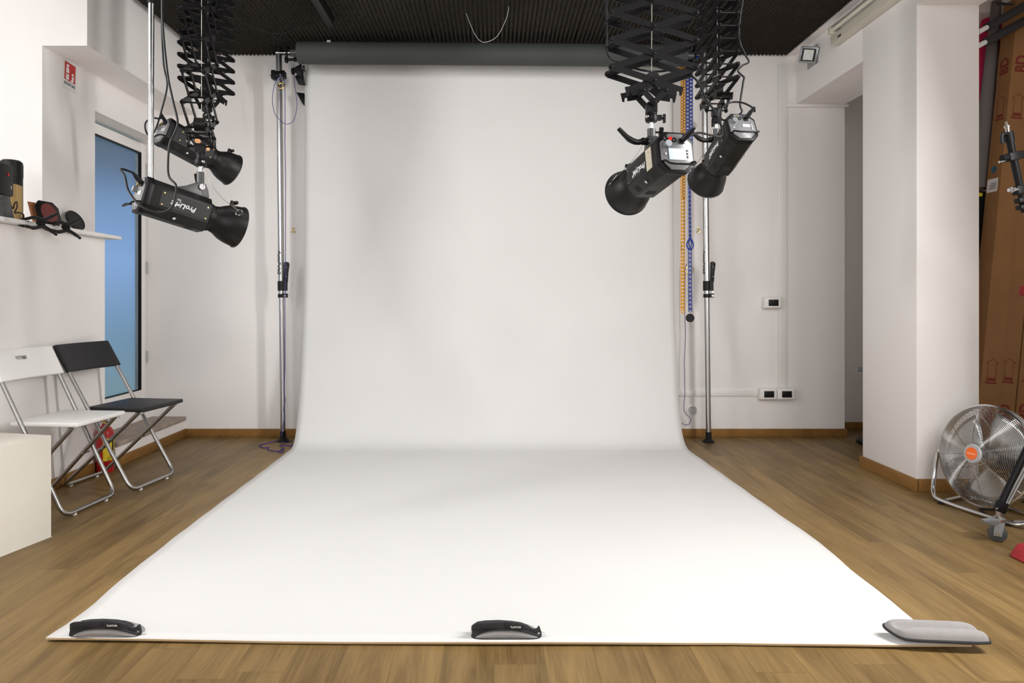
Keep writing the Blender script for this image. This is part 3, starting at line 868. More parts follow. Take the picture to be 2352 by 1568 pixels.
# white tube hanging beside the left flashes
wt = thing('hanging_tube', 'thin bright metal tube hanging upright beside the left pantographs', 'tube', P(347, 490, 3.0))
a_ = P(347.5, 2, 3.0); b_ = P(346, 488, 3.0)
MB(wt).cyl(b_, Vector((a_.x, a_.y, 2.333)), .0125, n=20).build('tube', ALUW, wt)
MB(wt).cyl(Vector((a_.x, a_.y, 2.331)), Vector((a_.x, a_.y, 2.885)), .016, n=16).build('holder', BLACK, wt)

# ------------------------------------------------------------------ flash cables and safety wires
def cable(name, ctrl, r, m, label, cat='cable', k=8):
    return tag(MB().tube(curve(ctrl, k), r, 8).build(name, m), label, cat)
def plug(M, T):
    """mains plug in the socket of a flash, swung upwards"""
    a = M @ Vector((-.024, .041, -.008)); b = M @ Vector((-.034, .052, -.032)); c = M @ Vector((-.044, .062, -.050))
    return a, b, c
def power(M, ctrl, label):
    a, b, c = plug(M, None)
    T = thing('power_cable', label, 'cable', c)
    MB(T).tube([a, a.lerp(b, .35), b, c], [.0095, .0095, .0085, .0048], 10).build('plug', RUBBER, T)
    MB(T).tube(curve([b.lerp(c, .6), c] + ctrl, 8), .0042, 8).build('cord', RUBBER, T)
# front right: arcs right, loops and climbs
power(FRM, [P(1575, 312, 2.36), P(1605, 305, 2.5), P(1635, 311, 2.6), P(1655, 313, 2.62), P(1658, 298, 2.62), P(1648, 265, 2.6), P(1622, 228, 2.55), P(1607, 195, 2.5), P(1592, 177, 2.48), P(1560, 160, 2.50), P(1510, 164, 2.52), P(1470, 160, 2.5), P(1425, 145, 2.5), P(1396, 124, 2.47), P(1394, 60, 2.47), P(1392, -30, 2.47)],
      'black power cable arching from the near right flash up through its pantograph')
power(RRM, [P(1733, 256, 2.92), P(1728, 247, 2.93), P(1706, 236, 2.95), P(1680, 235, 2.96), P(1660, 246, 2.94), P(1655, 268, 2.94), P(1664, 276, 2.94), P(1690, 268, 2.96), P(1704, 256, 2.98), P(1700, 238, 2.98), P(1707, 190, 3.0), P(1709, 178, 3.0), P(1703, 172, 3.0), P(1695, 162, 3.0), P(1706, 150, 3.0), P(1720, 142, 3.0), P(1711, 124, 3.0), P(1698, 90, 3.0), P(1700, 40, 3.0), P(1712, -30, 3.0)],
      'black power cable looping from the farthest right flash up beside its pantograph')
power(FLM, [P(278, 388, 2.55), P(287, 405, 2.5), P(296, 440, 2.48), P(325, 474, 2.46), P(365, 488, 2.46), P(393, 478, 2.46), P(403, 450, 2.47), P(404, 425, 2.49), P(388, 405, 2.52), P(386, 370, 2.52), P(390, 330, 2.52), P(400, 308, 2.53), P(408, 280, 2.54), P(397, 230, 2.54), P(385, 170, 2.54), P(374, 60, 2.54), P(372, -30, 2.54)],
      'black power cable drooping in a wide loop across the side of the near left flash')
power(RLM, [P(368, 272, 3.30), P(350, 271, 3.28), P(335, 281, 3.28), P(334, 297, 3.28), P(342, 311, 3.30), P(356, 300, 3.31), P(372, 250, 3.32), P(384, 195, 3.33), P(376, 148, 3.33), P(372, 70, 3.33), P(372, -30, 3.33)],
      'black power cable curling behind the bright tube from the far left flash')
def safety(M, top, label, sidex, lay=.335, fx=.07):
    """steel wire from the spigot to a snap hook at the reflector"""
    e = M @ Vector((sidex*.075, fx, .352))
    T = thing('safety_wire', label, 'wire', e)
    m1 = (top+e)/2 + Vector((0, -.03, -.02))
    MB(T).tube(curve([top, m1, e], 8), .0011, 6).build('wire', WIRE, T)
    dv = (top-e).normalized()
    MB(T).torus(.011, .0016, 18, 6, frame(e - dv*.010, dv, dv.orthogonal(), dv.cross(dv.orthogonal()))).build('snap_ring', CHROME, T)
    MB(T).cyl(e+dv*.004, e+dv*.030, .0035, n=8).build('ferrule', CHROME, T)
safety(FRM, Vector((hfr.x+.0, hfr.y-.014, hfr.z+.046)), 'thin steel safety wire from the stem to the reflector of the near right flash', 1, fx=.030)
safety(FLM, Vector((hfl.x+.012, hfl.y-.012, hfl.z+.085)), 'thin steel safety wire with snap hook on the near left flash', -1, fx=.050)
safety(RRM, Vector((hrr.x-.016, hrr.y, hrr.z+.06)), 'thin steel safety wire along the farthest right flash', 1, fx=.04)
cable('thin_cable', [P(1055, -12, 4.15), P(1063, 10, 4.3), P(1080, 55, 4.45), P(1094, 84, 4.52), P(1112, 97, 4.52), P(1140, 85, 4.5), P(1160, 50, 4.4), P(1168, 20, 4.3), P(1166, -12, 4.2)], .0022, GREYP, 'thin grey cable hanging in a loop below the foam ceiling near the middle')
cable('thin_cable', [P(505, -12, 4.1), P(524, 18, 4.25), P(560, 50, 4.4), P(600, 70, 4.5), P(645, 77, 4.55), P(680, 65, 4.5), P(706, 42, 4.4), P(728, 8, 4.3), P(738, -12, 4.2)], .003, RUBBER, 'thin black cable sagging under the foam ceiling left of the rail')

# ================================================================== CHAINS, WALL FITTINGS
def ladder(mb, pts_, wd, rows, pitch, th=.0035, rail=.006):
    """flat plastic ladder chain along straight segments"""
    pts_ = [Vector(p) for p in pts_]
    for a, b in zip(pts_, pts_[1:]):
        d_ = (b-a); n = max(1, int(d_.length/pitch)); u = d_.normalized()
        rt = Vector((1,0,0)); rt = (rt - u*rt.dot(u)).normalized(); nn = u.cross(rt)
        Mf = frame((0,0,0), rt, u, nn).to_3x3()
        for c in range(rows+1):
            off = (c/rows-.5)*(wd-rail)
            mb.cbox((a+b)/2 + rt*off, (rail, d_.length, th), Mf)
        for k in range(n):
            for c in range(rows):
                o_ = .5 if c % 2 else 0
                cc = a + u*((k+o_+.25)*d_.length/n)
                xo = ((c+.5)/rows-.5)*(wd-rail)
                mb.cbox(cc + rt*xo, ((wd-rail)/rows, d_.length/n*.56, th), Mf)
    return mb
yc = thing('plastic_chain', 'orange plastic ladder chain hanging beside the right edge of the white paper', 'chain', P(1569, 720, 4.93), group='coloured roll chains')
ladder(MB(yc), [P(1569.5, 152, 4.93), P(1568.5, 455, 4.93)], .036, 2, .022).build('double_strand', ORANGEC, yc)
mm = ladder(MB(yc), [P(1568.5, 455, 4.93), P(1568, 712, 4.93)], .030, 1, .026)
mm.torus(.0125, .003, 18, 6, Matrix.Translation(P(1568, 715, 4.93)) @ Matrix.Rotation(R(90), 4, 'X'))
mm.build('single_strand', ORANGEC, yc)
bc = thing('plastic_chain', 'blue plastic ladder chain with a round black weight at its lower end', 'chain', P(1585, 740, 4.86), group='coloured roll chains')
ladder(MB(bc), [P(1583, 125, 4.86), P(1583.5, 400, 4.86)], .050, 2, .026).build('double_strand', BLUEC, bc)
mm = ladder(MB(bc), [P(1583.5, 400, 4.86), P(1585, 548, 4.86)], .020, 1, .030, .006, .009)
mm.build('twisted_strand', BLUEC, bc)
kn = MB(bc)
for s in (-1, 1):
    kn.tube(curve([P(1585, 545, 4.86), P(1585+s*6, 556, 4.86), P(1585+s*7, 565, 4.86), P(1585+s*2, 575, 4.86)], 5), .005, 8)
    kn.tube(curve([P(1585, 548, 4.85), P(1585+s*3, 558, 4.85), P(1585, 572, 4.85)], 5), .004, 8)
kn.build('knot', BLUEC, bc)
ladder(MB(bc), [P(1584.5, 570, 4.86), P(1585.5, 716, 4.86)], .026, 1, .030).build('single_strand', BLUEC, bc)
MB(bc).lathe([(.001, -.008), (.026, -.008), (.030, -.004), (.030, .004), (.026, .008), (.001, .008)], 28, Matrix.Translation(P(1585, 730, 4.86)) @ Matrix.Rotation(R(90), 4, 'X')).build('weight', RUBBER, bc)

cable('cord', [P(1577, 606, 5.09), P(1575, 612, 5.07), P(1573.5, 640, 5.07), P(1573, 720, 5.07), P(1574.5, 770, 5.07), P(1572, 830, 5.07), P(1573, 900, 5.07), P(1571, 940, 5.07), P(1581, 956, 5.07), P(1587, 962, 5.07), P(1582, 974, 5.07), P(1572, 975, 5.07), P(1566, 970, 5.07)], .0022, PURPLE, 'dark blue cord dangling down the back wall behind the chains', 'cord')
wh = thing('wall_hook', 'round white hook plate with brass edge behind the blue chain', 'hook', P(1583, 620, 5.13))
MB(wh).lathe([(.001, 0), (.030, 0), (.030, .006), (.001, .010)], 24, frame(P(1583, 620, 5.139), (1,0,0), (0,0,1), (0,-1,0))).build('plate', WHITE, wh)
MB(wh).torus(.029, .003, 24, 6, frame(P(1583, 620, 5.132), (1,0,0), (0,0,1), (0,-1,0))).build('brass_rim', BRASS, wh)
for px_, lab in ((674, 'tiny brass cup hook on the wall left of the white paper'), (1603, 'tiny brass cup hook on the wall by the right pole')):
    k_ = MB()
    c0 = P(px_, 524, YB)
    k_.cyl(c0+Vector((0, -.001, 0)), c0+Vector((0, -.006, 0)), .007, n=12)
    k_.tube(curve([c0+Vector((0, -.005, 0)), c0+Vector((0, -.018, -.006)), c0+Vector((.002, -.022, -.022)), c0+Vector((-.008, -.020, -.032)), c0+Vector((-.012, -.012, -.026))], 5), .0032, 8)
    k_.cbox(c0+Vector((.009, -.003, -.028)), (.010, .006, .012))
    tag(k_.build('cup_hook', BRASS), lab, 'hook', 'brass cup hooks on the back wall')
def vent(px_, py_, lab):
    c0 = P(px_, py_, YB)
    Mv = frame(c0 + Vector((0, -.0005, 0)), (1,0,0), (0,0,1), (0,-1,0))
    T = thing('wall_vent', lab, 'vent', group='round vents on the back wall', M=Mv)
    MB().lathe([(.001, 0), (.046, 0), (.046, .004), (.038, .007), (.001, .007)], 32).build('rim', WHITE, T)
    MB().lathe([(.001, .0072), (.033, .0072), (.033, .0076), (.001, .0076)], 28).build('opening', DARKGREY, T)
    s_ = MB()
    for k in range(-3, 4):
        hw = math.sqrt(.034**2 - (k*.0095)**2)
        s_.box(-hw, hw, k*.0095-.0032, k*.0095+.0022, .0076, .0105)
    s_.build('louvres', WHITE, T)
    return T
vent(1590, 290, 'round white louvred vent high on the wall behind the right pole')
vent(1590, 942, 'round white louvred vent low on the wall above the skirting board')
# trunking and switch boxes
tag(MB().box((1785-CX)*YB/F, (1806-CX)*YB/F, YB-.012, YB-.0005, 1.03-(890-CY)*YB/F, 2.80).build('cable_trunking', WHITE, None, .002), 'upright white cable trunking on the back wall, right of the pole', 'cable trunking')
tag(MB().box(1.325, (1740-CX)*YB/F, YB-.012, YB-.0005, 1.03-(909-CY)*YB/F, 1.03-(896-CY)*YB/F).build('cable_trunking', WHITE, None, .002), 'horizontal white cable trunking running low on the back wall to the sockets', 'cable trunking')
def socket(px_, py_, lab, wpx=40, hpx=26):
    c0 = P(px_, py_, YB); s_ = YB/F
    T = thing('socket_box', lab, 'wall socket', c0, group='white boxes with black sockets on the back wall')
    w2, h2 = wpx*s_/2, hpx*s_/2
    MB(T).box(c0.x-w2, c0.x+w2, YB-.048, YB-.0005, c0.z-h2, c0.z+h2).build('box', WHITE, T, .008, 3)
    MB(T).box(c0.x-w2*.86, c0.x+w2*.86, YB-.054, YB-.047, c0.z-h2*.86, c0.z+h2*.86).build('cover_frame', WHITE, T, .005, 3)
    MB(T).box(c0.x-w2*.56, c0.x+w2*.56, YB-.057, YB-.052, c0.z-h2*.56, c0.z+h2*.56).build('insert', BLACKS, T, .0015)
socket(1770, 695, 'white wall box with black switch standing alone at mid height')
socket(1760, 903, 'left box of the pair of white sockets above the skirting board')
socket(1800.5, 903, 'right box of the pair of white sockets above the skirting board')

# fluorescent fitting on the side of the right beam, and the little floodlight
ff = thing('fluorescent_fitting', 'long cream fluorescent lamp fitting along the side of the right beam', 'lamp', (2.23, 3.85, 2.70))
MB(ff).box(2.215, XC0-.001, 3.27, 4.50, 2.70, 2.765).build('housing', FIXT, ff, .006)
MB(ff).tube([(2.205, 3.31, 2.785), (2.205, 4.44, 2.785)], .014, 16).build('tube', mat('tube_glass', (.66, .64, .55), .25), ff)
MB(ff).box(2.185, XC0-.001, 4.44, 4.475, 2.762, 2.805).build('lamp_holder', FIXT, ff, .006)
MB(ff).box(2.185, XC0-.001, 3.28, 3.315, 2.762, 2.805).build('lamp_holder', FIXT, ff, .006)
MB(ff).prism([(2.19, 2.815), (2.272, 2.83), (2.272, 2.823), (2.19, 2.808)], 3.27, 4.50, Matrix(((1,0,0,0),(0,0,1,0),(0,1,0,0),(0,0,0,1)))).build('reflector', WHITE, ff)
MB(ff).box(2.2135, 2.2155, 4.36, 4.40, 2.715, 2.73).build('label_plate', DARKGREY, ff)
c0 = P(1857, 126, 4.80)
nf = Vector((-.55, -.78, -.30)).normalized(); rx = Vector((0,0,1)).cross(nf).normalized(); ry = nf.cross(rx)
Mf = frame(c0, rx, ry, nf) @ Matrix.Rotation(R(-14), 4, 'Z')
fd = thing('floodlight', 'small square grey floodlight on the beam corner by the back wall', 'floodlight', M=Mf)
MB().box(-.060, .060, -.055, .055, -.040, 0).build('housing', GREYM, fd, .006)
MB().box(-.046, .046, -.042, .042, 0, .004).build('black_mask', INK, fd)
MB().box(-.032, .032, -.034, .034, .004, .006).build('lens', LAMPGL, fd)
MB().prism([(-.022,-.026),(.022,-.026),(.010,.010),(-.010,.010)], .006, .012).build('lamp_reflector', WINK, fd, .002)
mb = MB(fd)
q0 = c0 + nf*(-.02)
mb.tube(fillet([q0 + rx*.064, q0 + rx*.10 + Vector((0,.03,.0)), Vector((XC0-.006, c0.y+.02, c0.z+.05)), Vector((XC0-.006, c0.y+.10, c0.z-.03))], .015), .005, 8)
mb.build('bracket', STEEL, fd)
MB(fd).box(XC0-.006, XC0, c0.y-.02, c0.y+.14, c0.z-.06, c0.z+.075).build('mount_plate', GREYP, fd)

# fire extinguisher sign under the left soffit
Ms = frame((XU+.0006, 3.975, 2.330), (0,1,0), (0,0,1), (1,0,0)) @ Matrix.Rotation(R(-3), 4, 'Z')
sg = thing('safety_sign', 'red and white fire extinguisher sign on the wall under the soffit', 'sign', M=Ms)
MB().box(-.060, .060, -.082, .082, 0, .003).build('plate', mat('sign_white', (.70, .72, .70), .4), sg, .001)
MB().box(-.050, .050, -.032, .074, .003, .0036).build('red_field', RED, sg)
ic = MB().prism([(-.036,-.028),(-.010,-.028),(-.010,.032),(-.014,.042),(-.018,.046),(-.018,.052),(-.008,.054),(-.010,.062),(-.026,.064),(-.036,.050),(-.036,.044),(-.026,.052),(-.028,.046),(-.034,.040),(-.036,.032)], .0036, .0042)
ic.build('extinguisher_symbol', WINK, sg)
MB().box(-.034, -.012, .004, .012, .0042, .0046).build('symbol_band', RED, sg)
fm = MB()
for k, (xo, yo, s_) in enumerate(((.022, -.022, 1.0), (.026, -.004, .8), (.024, .014, .7))):
    fm.prism([(xo-.016*s_, yo), (xo-.010*s_, yo-.008*s_), (xo+.006*s_, yo-.008*s_), (xo+.014*s_, yo+.004*s_), (xo+.012*s_, yo+.018*s_), (xo+.007*s_, yo+.006*s_), (xo+.002*s_, yo+.016*s_), (xo-.006*s_, yo+.004*s_)], .0036, .0042)
fm.build('flame_symbol', WINK, sg)
text(MB(), 'ESTINTORE', .0215, frame((0, -.052, .0031), (1,0,0), (0,1,0), (0,0,1)), .0004, 0, .0005, sx=.92).build('lettering', INK, sg)

# ================================================================== LEFT SIDE OBJECTS
# white plinth
cth = R(-12.5)
c = Vector((-1.926, 2.97, 0))
dy = Vector((-.222, -.975, 0)).normalized(); dx = Vector((-dy.y*-1, 0, 0))
dxv = Vector((-.975, .222, 0)).normalized()
pb = MB()
q = [c, c+dy*.46, c+dy*.46+dxv*.34, c+dxv*.34]
pb.add([(p.x, p.y, .0) for p in q] + [(p.x, p.y, .441) for p in q], [(0,1,2,3),(4,5,6,7),(0,1,5,4),(1,2,6,5),(2,3,7,6),(3,0,4,7)])
tag(pb.build('display_cube', PLINTH, None, .003), 'scuffed white painted cube standing on the floor at the left edge', 'cube')

def chair(name, label, loc, rz, pm, slot, k=1.0):
    T = thing(name, label, 'chair', loc, rz, 'folding chairs along the half wall')
    hw = .188
    r_ = .0105
    # front frame: from the backrest down to the front feet, one bent tube
    bx, bz, fx_ = -.245*k, .775, .205*k
    rx_ = -.225*k
    dx_ = (fx_-bx)/(bz-.012)
    Z = lambda z: fx_ - (z-.012)*dx_
    pp = [(Z(.765), hw, .765), (Z(.35), hw, .35), (fx_, hw, .0145), (fx_, -hw, .0145), (Z(.35), -hw, .35), (Z(.765), -hw, .765)]
    MB().tube(fillet(pp, .055, 8), r_, 12).build('front_frame', STEEL, T)
    hv = .160
    sx_ = fx_ + .022
    pp = [(sx_, hv, .425), (rx_, hv, .0145), (rx_, -hv, .0145), (sx_, -hv, .425)]
    MB().tube(fillet(pp, .050, 8), r_, 12).build('rear_frame', STEEL, T)
    for s in (-1, 1):
        MB().cyl((.02, s*(hv-.012), .232), (.02, s*(hw+.013), .232), .005, n=10).build('pivot_rivet', STEEL, T)
    # seat: slab with rounded front and notches
    s_ = MB()
    prof_ = []
    xs0, xs1 = fx_-.275, fx_+.062
    sw = .182
    s_.box(xs0, xs1, -sw, sw, .430, .452)
    seat = s_.build('seat', pm, T, .007, 3)
    MB().tube([(xs1-.035, -sw+.01, .430), (xs1-.035, sw-.01, .430)], .009, 10).box(sx_-.012, sx_+.018, -hv-.012, -hv+.012, .417, .436).box(sx_-.012, sx_+.018, hv-.012, hv+.012, .417, .436).build('seat_bracket', STEEL, seat)
    # backrest: curved board between the posts
    nb = 15
    z0, z1 = .640, .783
    def row(z, off):
        out = []
        for i in range(nb+1):
            t_ = i/nb*2-1
            y = t_*.206
            out.append((Z(z) - .022*(1-t_*t_) + .010 + off, y, z))
        return out
    zs = [z0+(z1-z0)*k/8 for k in range(9)]
    def grid(mb, off, flip):
        vs = []; fs = []
        for z in zs: vs += row(z, off)
        for j in range(8):
            for i in range(nb):
                if slot and j == 5 and i in (6, 7, 8): continue
                fs.append((j*(nb+1)+i, j*(nb+1)+i+1, (j+1)*(nb+1)+i+1, (j+1)*(nb+1)+i))
        return vs, fs
    v1, f1 = grid(None, 0, 0)
    mb = MB(); mb.add(v1, f1)
    bk = mb.build('backrest', pm, T, 0, 2, 40)
    md_ = bk.modifiers.new('thick', 'SOLIDIFY'); md_.thickness = .020; md_.offset = 0
    md2 = bk.modifiers.new('round', 'BEVEL'); md2.width = .004; md2.segments = 2; md2.limit_method = 'ANGLE'
    for (xx, yy) in ((fx_, .115), (fx_, -.115), (rx_, .10), (rx_, -.10)):
        MB().cyl((xx, yy, 0), (xx, yy, .012), .010, n=12).build('foot_pad', WHITE, T)
    return T
chair('folding_chair', 'black folding chair with steel tube legs in front of the glass door', (-2.105, 3.845, 0), R(-8), CHAIRB, False, 1.0)
chair('folding_chair', 'white folding chair with steel tube legs behind the white cube', (-2.172, 3.40, 0), R(-5), CHAIRW, True, .84)

# fire extinguisher
ex = thing('fire_extinguisher', 'red fire extinguisher with yellow label on the floor behind the black chair', 'fire extinguisher', (-2.335, 4.098, 0), R(0))
MB().lathe([(.001, 0), (.045, 0), (.047, .004), (.047, .225), (.044, .245), (.034, .262), (.020, .272), (.016, .285), (.001, .285)], 28).build('cylinder', RED, ex)
MB().cyl((0,0,.283), (0,0,.310), .014, n=14).cyl((0, -.006, .297), (.03, -.012, .297), .007, n=10).build('valve', STEEL, ex)
MB().box(-.010, .010, -.065, .030, .326, .334).box(-.010, .010, -.060, .020, .308, .315).build('lever', RED, ex, .002)
MB().torus(.022, .004, 20, 6, Matrix.Translation((.006, -.018, .315)) @ Matrix.Rotation(R(70), 4, 'Y')).build('safety_tag', YELLOW, ex)
def wrap(mb, r, a0, a1, z0_, z1_, n=12):
    vs = []; fs = []
    for k in range(n+1):
        a = a0+(a1-a0)*k/n
        vs += [(r*math.cos(a), r*math.sin(a), z0_), (r*math.cos(a), r*math.sin(a), z1_)]
    for k in range(n): fs.append((2*k, 2*k+2, 2*k+3, 2*k+1))
    return mb.add(vs, fs)
lb = wrap(MB(), .0476, R(-75), R(40), .07, .205).build('label', YELLOW, ex)
for k, ch in enumerate('ABC'):
    a = R(-38)
    n_ = Vector((math.cos(a), math.sin(a), 0)); t_ = Vector((0,0,1)).cross(n_)
    text(MB(), ch, .018, frame(n_*.0480 + Vector((0,0,.180-k*.022)), t_, (0,0,1), n_), .0004, 0, .0006).build('lettering', INK, lb)
a = R(-5); n_ = Vector((math.cos(a), math.sin(a), 0)); t_ = Vector((0,0,1)).cross(n_)
MB().cbox(n_*.0476 + Vector((0,0,.150)), (.001, .012, .075), frame((0,0,0), n_, t_, (0,0,1)).to_3x3()).build('printed_column', INK, lb)
MB().tube(curve([(0, .010, .296), (-.01, .040, .285), (-.012, .054, .20), (-.010, .053, .08)], 6), .006, 8).build('hose', RUBBER, ex)

# things on the shelf (top at z = 1.424)
ZS = 1.4242
def onshelf(px_, x):
    d_ = x*F/(px_-CX)
    return Vector((x, d_, ZS))
p = onshelf(26, -2.46)
cn = thing('black_canister', 'tall black round canister standing on the shelf against the bright wall', 'canister', (p.x, p.y, ZS))
MB().lathe([(.001, 0), (.050, 0), (.050, .228), (.001, .228)], 32).build('body', BLACKS, cn)
MB().lathe([(.001, .229), (.0515, .229), (.0515, .290), (.049, .305), (.040, .314), (.020, .317), (.001, .317)], 32).build('lid', BLACKS, cn)
p = onshelf(38, -2.385)
tag(MB().cbox((p.x-.008, p.y-.012, ZS+.088), (.055, .075, .176), Matrix.Rotation(R(14), 3, 'Z')).build('cardboard_box', CARDL, None, .002), 'narrow golden cardboard box upright on the shelf before the canister', 'box')
p = onshelf(24, -2.345)
bgm = MB().ball((p.x, p.y-.012, ZS+.150), .022, 10, 8, (.5, .9, 1.1))
ob = bgm.build('plastic_bag', CLEAR, None, smooth=0)
for v_ in ob.data.vertices: v_.co += Vector((random.uniform(-.004,.004), random.uniform(-.004,.004), random.uniform(-.004,.004)))
tag(ob, 'crumpled clear plastic wrapping stuck to the golden box', 'plastic bag')
p = onshelf(2, -2.36)
fc = thing('speedlight', 'black camera flash unit cut by the left edge on the shelf', 'camera flash', (p.x, p.y, ZS), R(6))
MB().box(-.035, .030, -.075, .050, .105, .255).build('head', BLACKS, fc, .006)
MB().box(-.022, .022, -.03, .04, .09, .107).build('neck', DARKGREY, fc, .003)
MB().prism([(-.085, .0), (.068, .0), (.060, .020), (.034, .092), (-.05, .092)], -.030, .025, Matrix(((0,0,1,0),(1,0,0,0),(0,1,0,0),(0,0,0,1)))).build('foot', DARKGREY, fc, .005)
MB().cyl((.030, .004, .205), (.033, .004, .205), .006, n=12).build('red_light', REDBTN, fc)
cable('cord', [(-2.352, 3.30, ZS+.10), (-2.345, 3.325, ZS+.05), (-2.343, 3.335, ZS+.075), (-2.343, 3.35, ZS+.085), (-2.343, 3.352, ZS+.06), (-2.343, 3.335, ZS+.03), (-2.343, 3.36, ZS+.035), (-2.345, 3.40, ZS+.03), (-2.36, 3.425, ZS+.012)], .003, RUBBER, 'thin black cord curling in front of the golden box on the shelf', 'cord')
# orange board, octagonal plate and disc leaning
def lean(px_, x, tilt, yaw):
    d_ = x*F/(px_-CX)
    return Matrix.Translation((x, d_, ZS)) @ Matrix.Rotation(R(yaw), 4, 'Z') @ Matrix.Rotation(R(tilt), 4, 'Y')
# local: y = along the shelf, z up the leaning face, x = outward thickness
Mo = lean(112, -2.386, -17, -10)
ob = thing('orange_board', 'orange square board leaning on the wall behind the dull red plate', 'board', M=Mo)
MB().box(-.004, .0, -.095, .080, .0, .125).build('board', TERRA, ob)
Mo = lean(117, -2.362, -18, -10)
gt = thing('octagonal_plate', 'black octagonal plate with dull red middle leaning on the orange board', 'plate', M=Mo)
po = octo(.150, .135, .030)
MB().prism([(a_, b_+.0675) for a_, b_ in po], 0, .010, frame((0,0,0), (0,1,0), (0,0,1), (1,0,0))).build('frame', BLACKS, gt, .003)
MB().prism([(.052*math.cos(2*PI*k/24), .0675+.054*math.sin(2*PI*k/24)) for k in range(24)], .010, .0125, frame((0,0,0), (0,1,0), (0,0,1), (1,0,0))).build('red_disc', DUSTRED, gt)
Mo = lean(181, -2.392, -28, -6)
dc = thing('round_cap', 'round black cap leaning on the wall at the far end of the shelf', 'cap', M=Mo)
MB().lathe([(.001, 0), (.062, 0), (.064, .004), (.064, .014), (.060, .018), (.054, .018), (.052, .016), (.001, .016)], 36, frame((0, 0, .0645), (0,1,0), (0,0,1), (1,0,0))).build('cap', BLACKS, dc)
# spring clamps biting the shelf edge
def clamp(d_, lab, roll):
    T = thing('spring_clamp', lab, 'clamp', (-2.325, d_, 1.414), R(roll), 'black spring clamps on the shelf edge')
    # local x outward from the shelf, y along it
    for s in (1, -1):
        m_ = MB()
        pts_ = [(-.035, 0, s*.0165), (.0, .002, s*.020), (.028, .010, s*.026), (.050, .030, s*.016)]
        m_.tube(curve(pts_, 5), [.006]*4+[.008]*5+[.010]*7, 8)
        m_.build('jaw', BLACKS, T)
        h_ = MB()
        pts_ = [(.046, .028, s*.012), (.060, .050, s*.022), (.070, .078, s*.040), (.074, .100, s*.054)]
        h_.tube(curve(pts_, 5), [.011]*5+[.009]*6+[.007]*5, 8)
        h_.build('handle', BLACKS, T)
        MB().box(-.044, -.020, -.012, .012, s*.0115 if s > 0 else -.0185, .0185 if s > 0 else s*.0115).build('pad', BLACKS, T, .002)
    MB().cyl((.050, .012, 0), (.050, .046, 0), .012, n=16).build('pivot', BLACK, T)
    for k in (0, 1):
        MB().cyl((.0, -.012+k*.008, .006), (.014, -.012+k*.008, .004), .003, n=8).build('spring_wire', CHROME, T)
clamp(3.40, 'black spring clamp on the shelf edge, the nearer of the two', -12)
clamp(3.60, 'black spring clamp on the shelf edge below the dull red plate', -12)

# ================================================================== RIGHT SIDE OBJECTS
# fan
fc_ = P(2267, 1046, 3.30)
nf = Vector((-.955, -.24, .16)).normalized(); rx = Vector((0,0,1)).cross(nf).normalized(); ry = nf.cross(rx)
Mf = frame(fc_, rx, ry, nf)
fan = thing('floor_fan', 'round chrome floor fan with orange badge leaning by the white column', 'fan', M=Mf)
FR_ = .242
# front grill: domed concentric wires
def gz(r): return .016 + .072*(1-(r/FR_)**2.2)
g_ = MB()
nr = 30
for k in range(nr):
    r_ = .050 + (FR_-.056)*k/(nr-1)
    g_.torus(r_, .0011, 72, 5, Matrix.Translation((0, 0, gz(r_))))
for k in range(8):
    a = 2*PI*k/8 + .2
    g_.tube([Vector((r_*math.cos(a), r_*math.sin(a), gz(r_)-.0025)) for r_ in [.045 + (FR_-.048)*q_/8 for q_ in range(9)]], .0018, 6)
g_.build('front_grill', CHROME, fan)
g_ = MB()
for k in range(24):
    r_ = .070 + (FR_-.076)*k/23
    g_.torus(r_, .0011, 64, 5, Matrix.Translation((0, 0, -.022 - .085*(1-(r_/FR_)**3))))
for k in range(8):
    a = 2*PI*k/8 + .5
    g_.tube([Vector((r_*math.cos(a), r_*math.sin(a), -.020 - .085*(1-(r_/FR_)**3))) for r_ in [.06 + (FR_-.063)*q_/8 for q_ in range(9)]], .0018, 6)
g_.build('rear_grill', CHROME, fan)
MB().lathe([(FR_-.004, -.022), (FR_+.003, -.020), (FR_+.004, 0), (FR_+.003, .018), (FR_-.004, .020), (FR_-.002, 0), (FR_-.004, -.022)], 72, caps=False).build('rim_band', CHROME, fan)
MB().lathe([(.001, .082), (.046, .082), (.047, .088), (.042, .094), (.001, .095)], 36).build('badge_ring', GREYP, fan)
MB().lathe([(.001, .0952), (.029, .0952), (.029, .0975), (.001, .0980)], 32).build('badge', ORANGE, fan)
MB().box(-.022, .022, -.004, .002, .0975, .0987).build('badge_print', mat('pale_orange', (.85, .40, .25), .4), fan)
MB().lathe([(.001, -.150), (.055, -.150), (.062, -.140), (.062, -.060), (.052, -.045), (.001, -.045)], 32).build('motor', DARKGREY, fan)
MB().lathe([(.001, -.045), (.036, -.045), (.040, -.02), (.034, .028), (.001, .032)], 28).build('hub', STEEL, fan)
for k in range(3):
    a0 = R(-80 + 120*k)
    vs = []; fs = []
    nrr, na = 8, 8
    for i in range(nrr+1):
        t_ = i/nrr
        r_ = .036 + .175*t_
        half = R(20 + 22*math.sin(min(1, t_*1.15)*PI*.62))
        for j in range(na+1):
            s_ = j/na*2-1
            a = a0 + half*s_
            vs.append((r_*math.cos(a), r_*math.sin(a), -.002 + .030*s_*(1-.35*t_) - .010*(1-s_*s_)))
    for i in range(nrr):
        for j in range(na): fs.append((i*(na+1)+j, i*(na+1)+j+1, (i+1)*(na+1)+j+1, (i+1)*(na+1)+j))
    ob = MB().add(vs, fs).build('blade', BLADE, fan, 0, 2, 60)
    md = ob.modifiers.new('thick', 'SOLIDIFY'); md.thickness = .0016
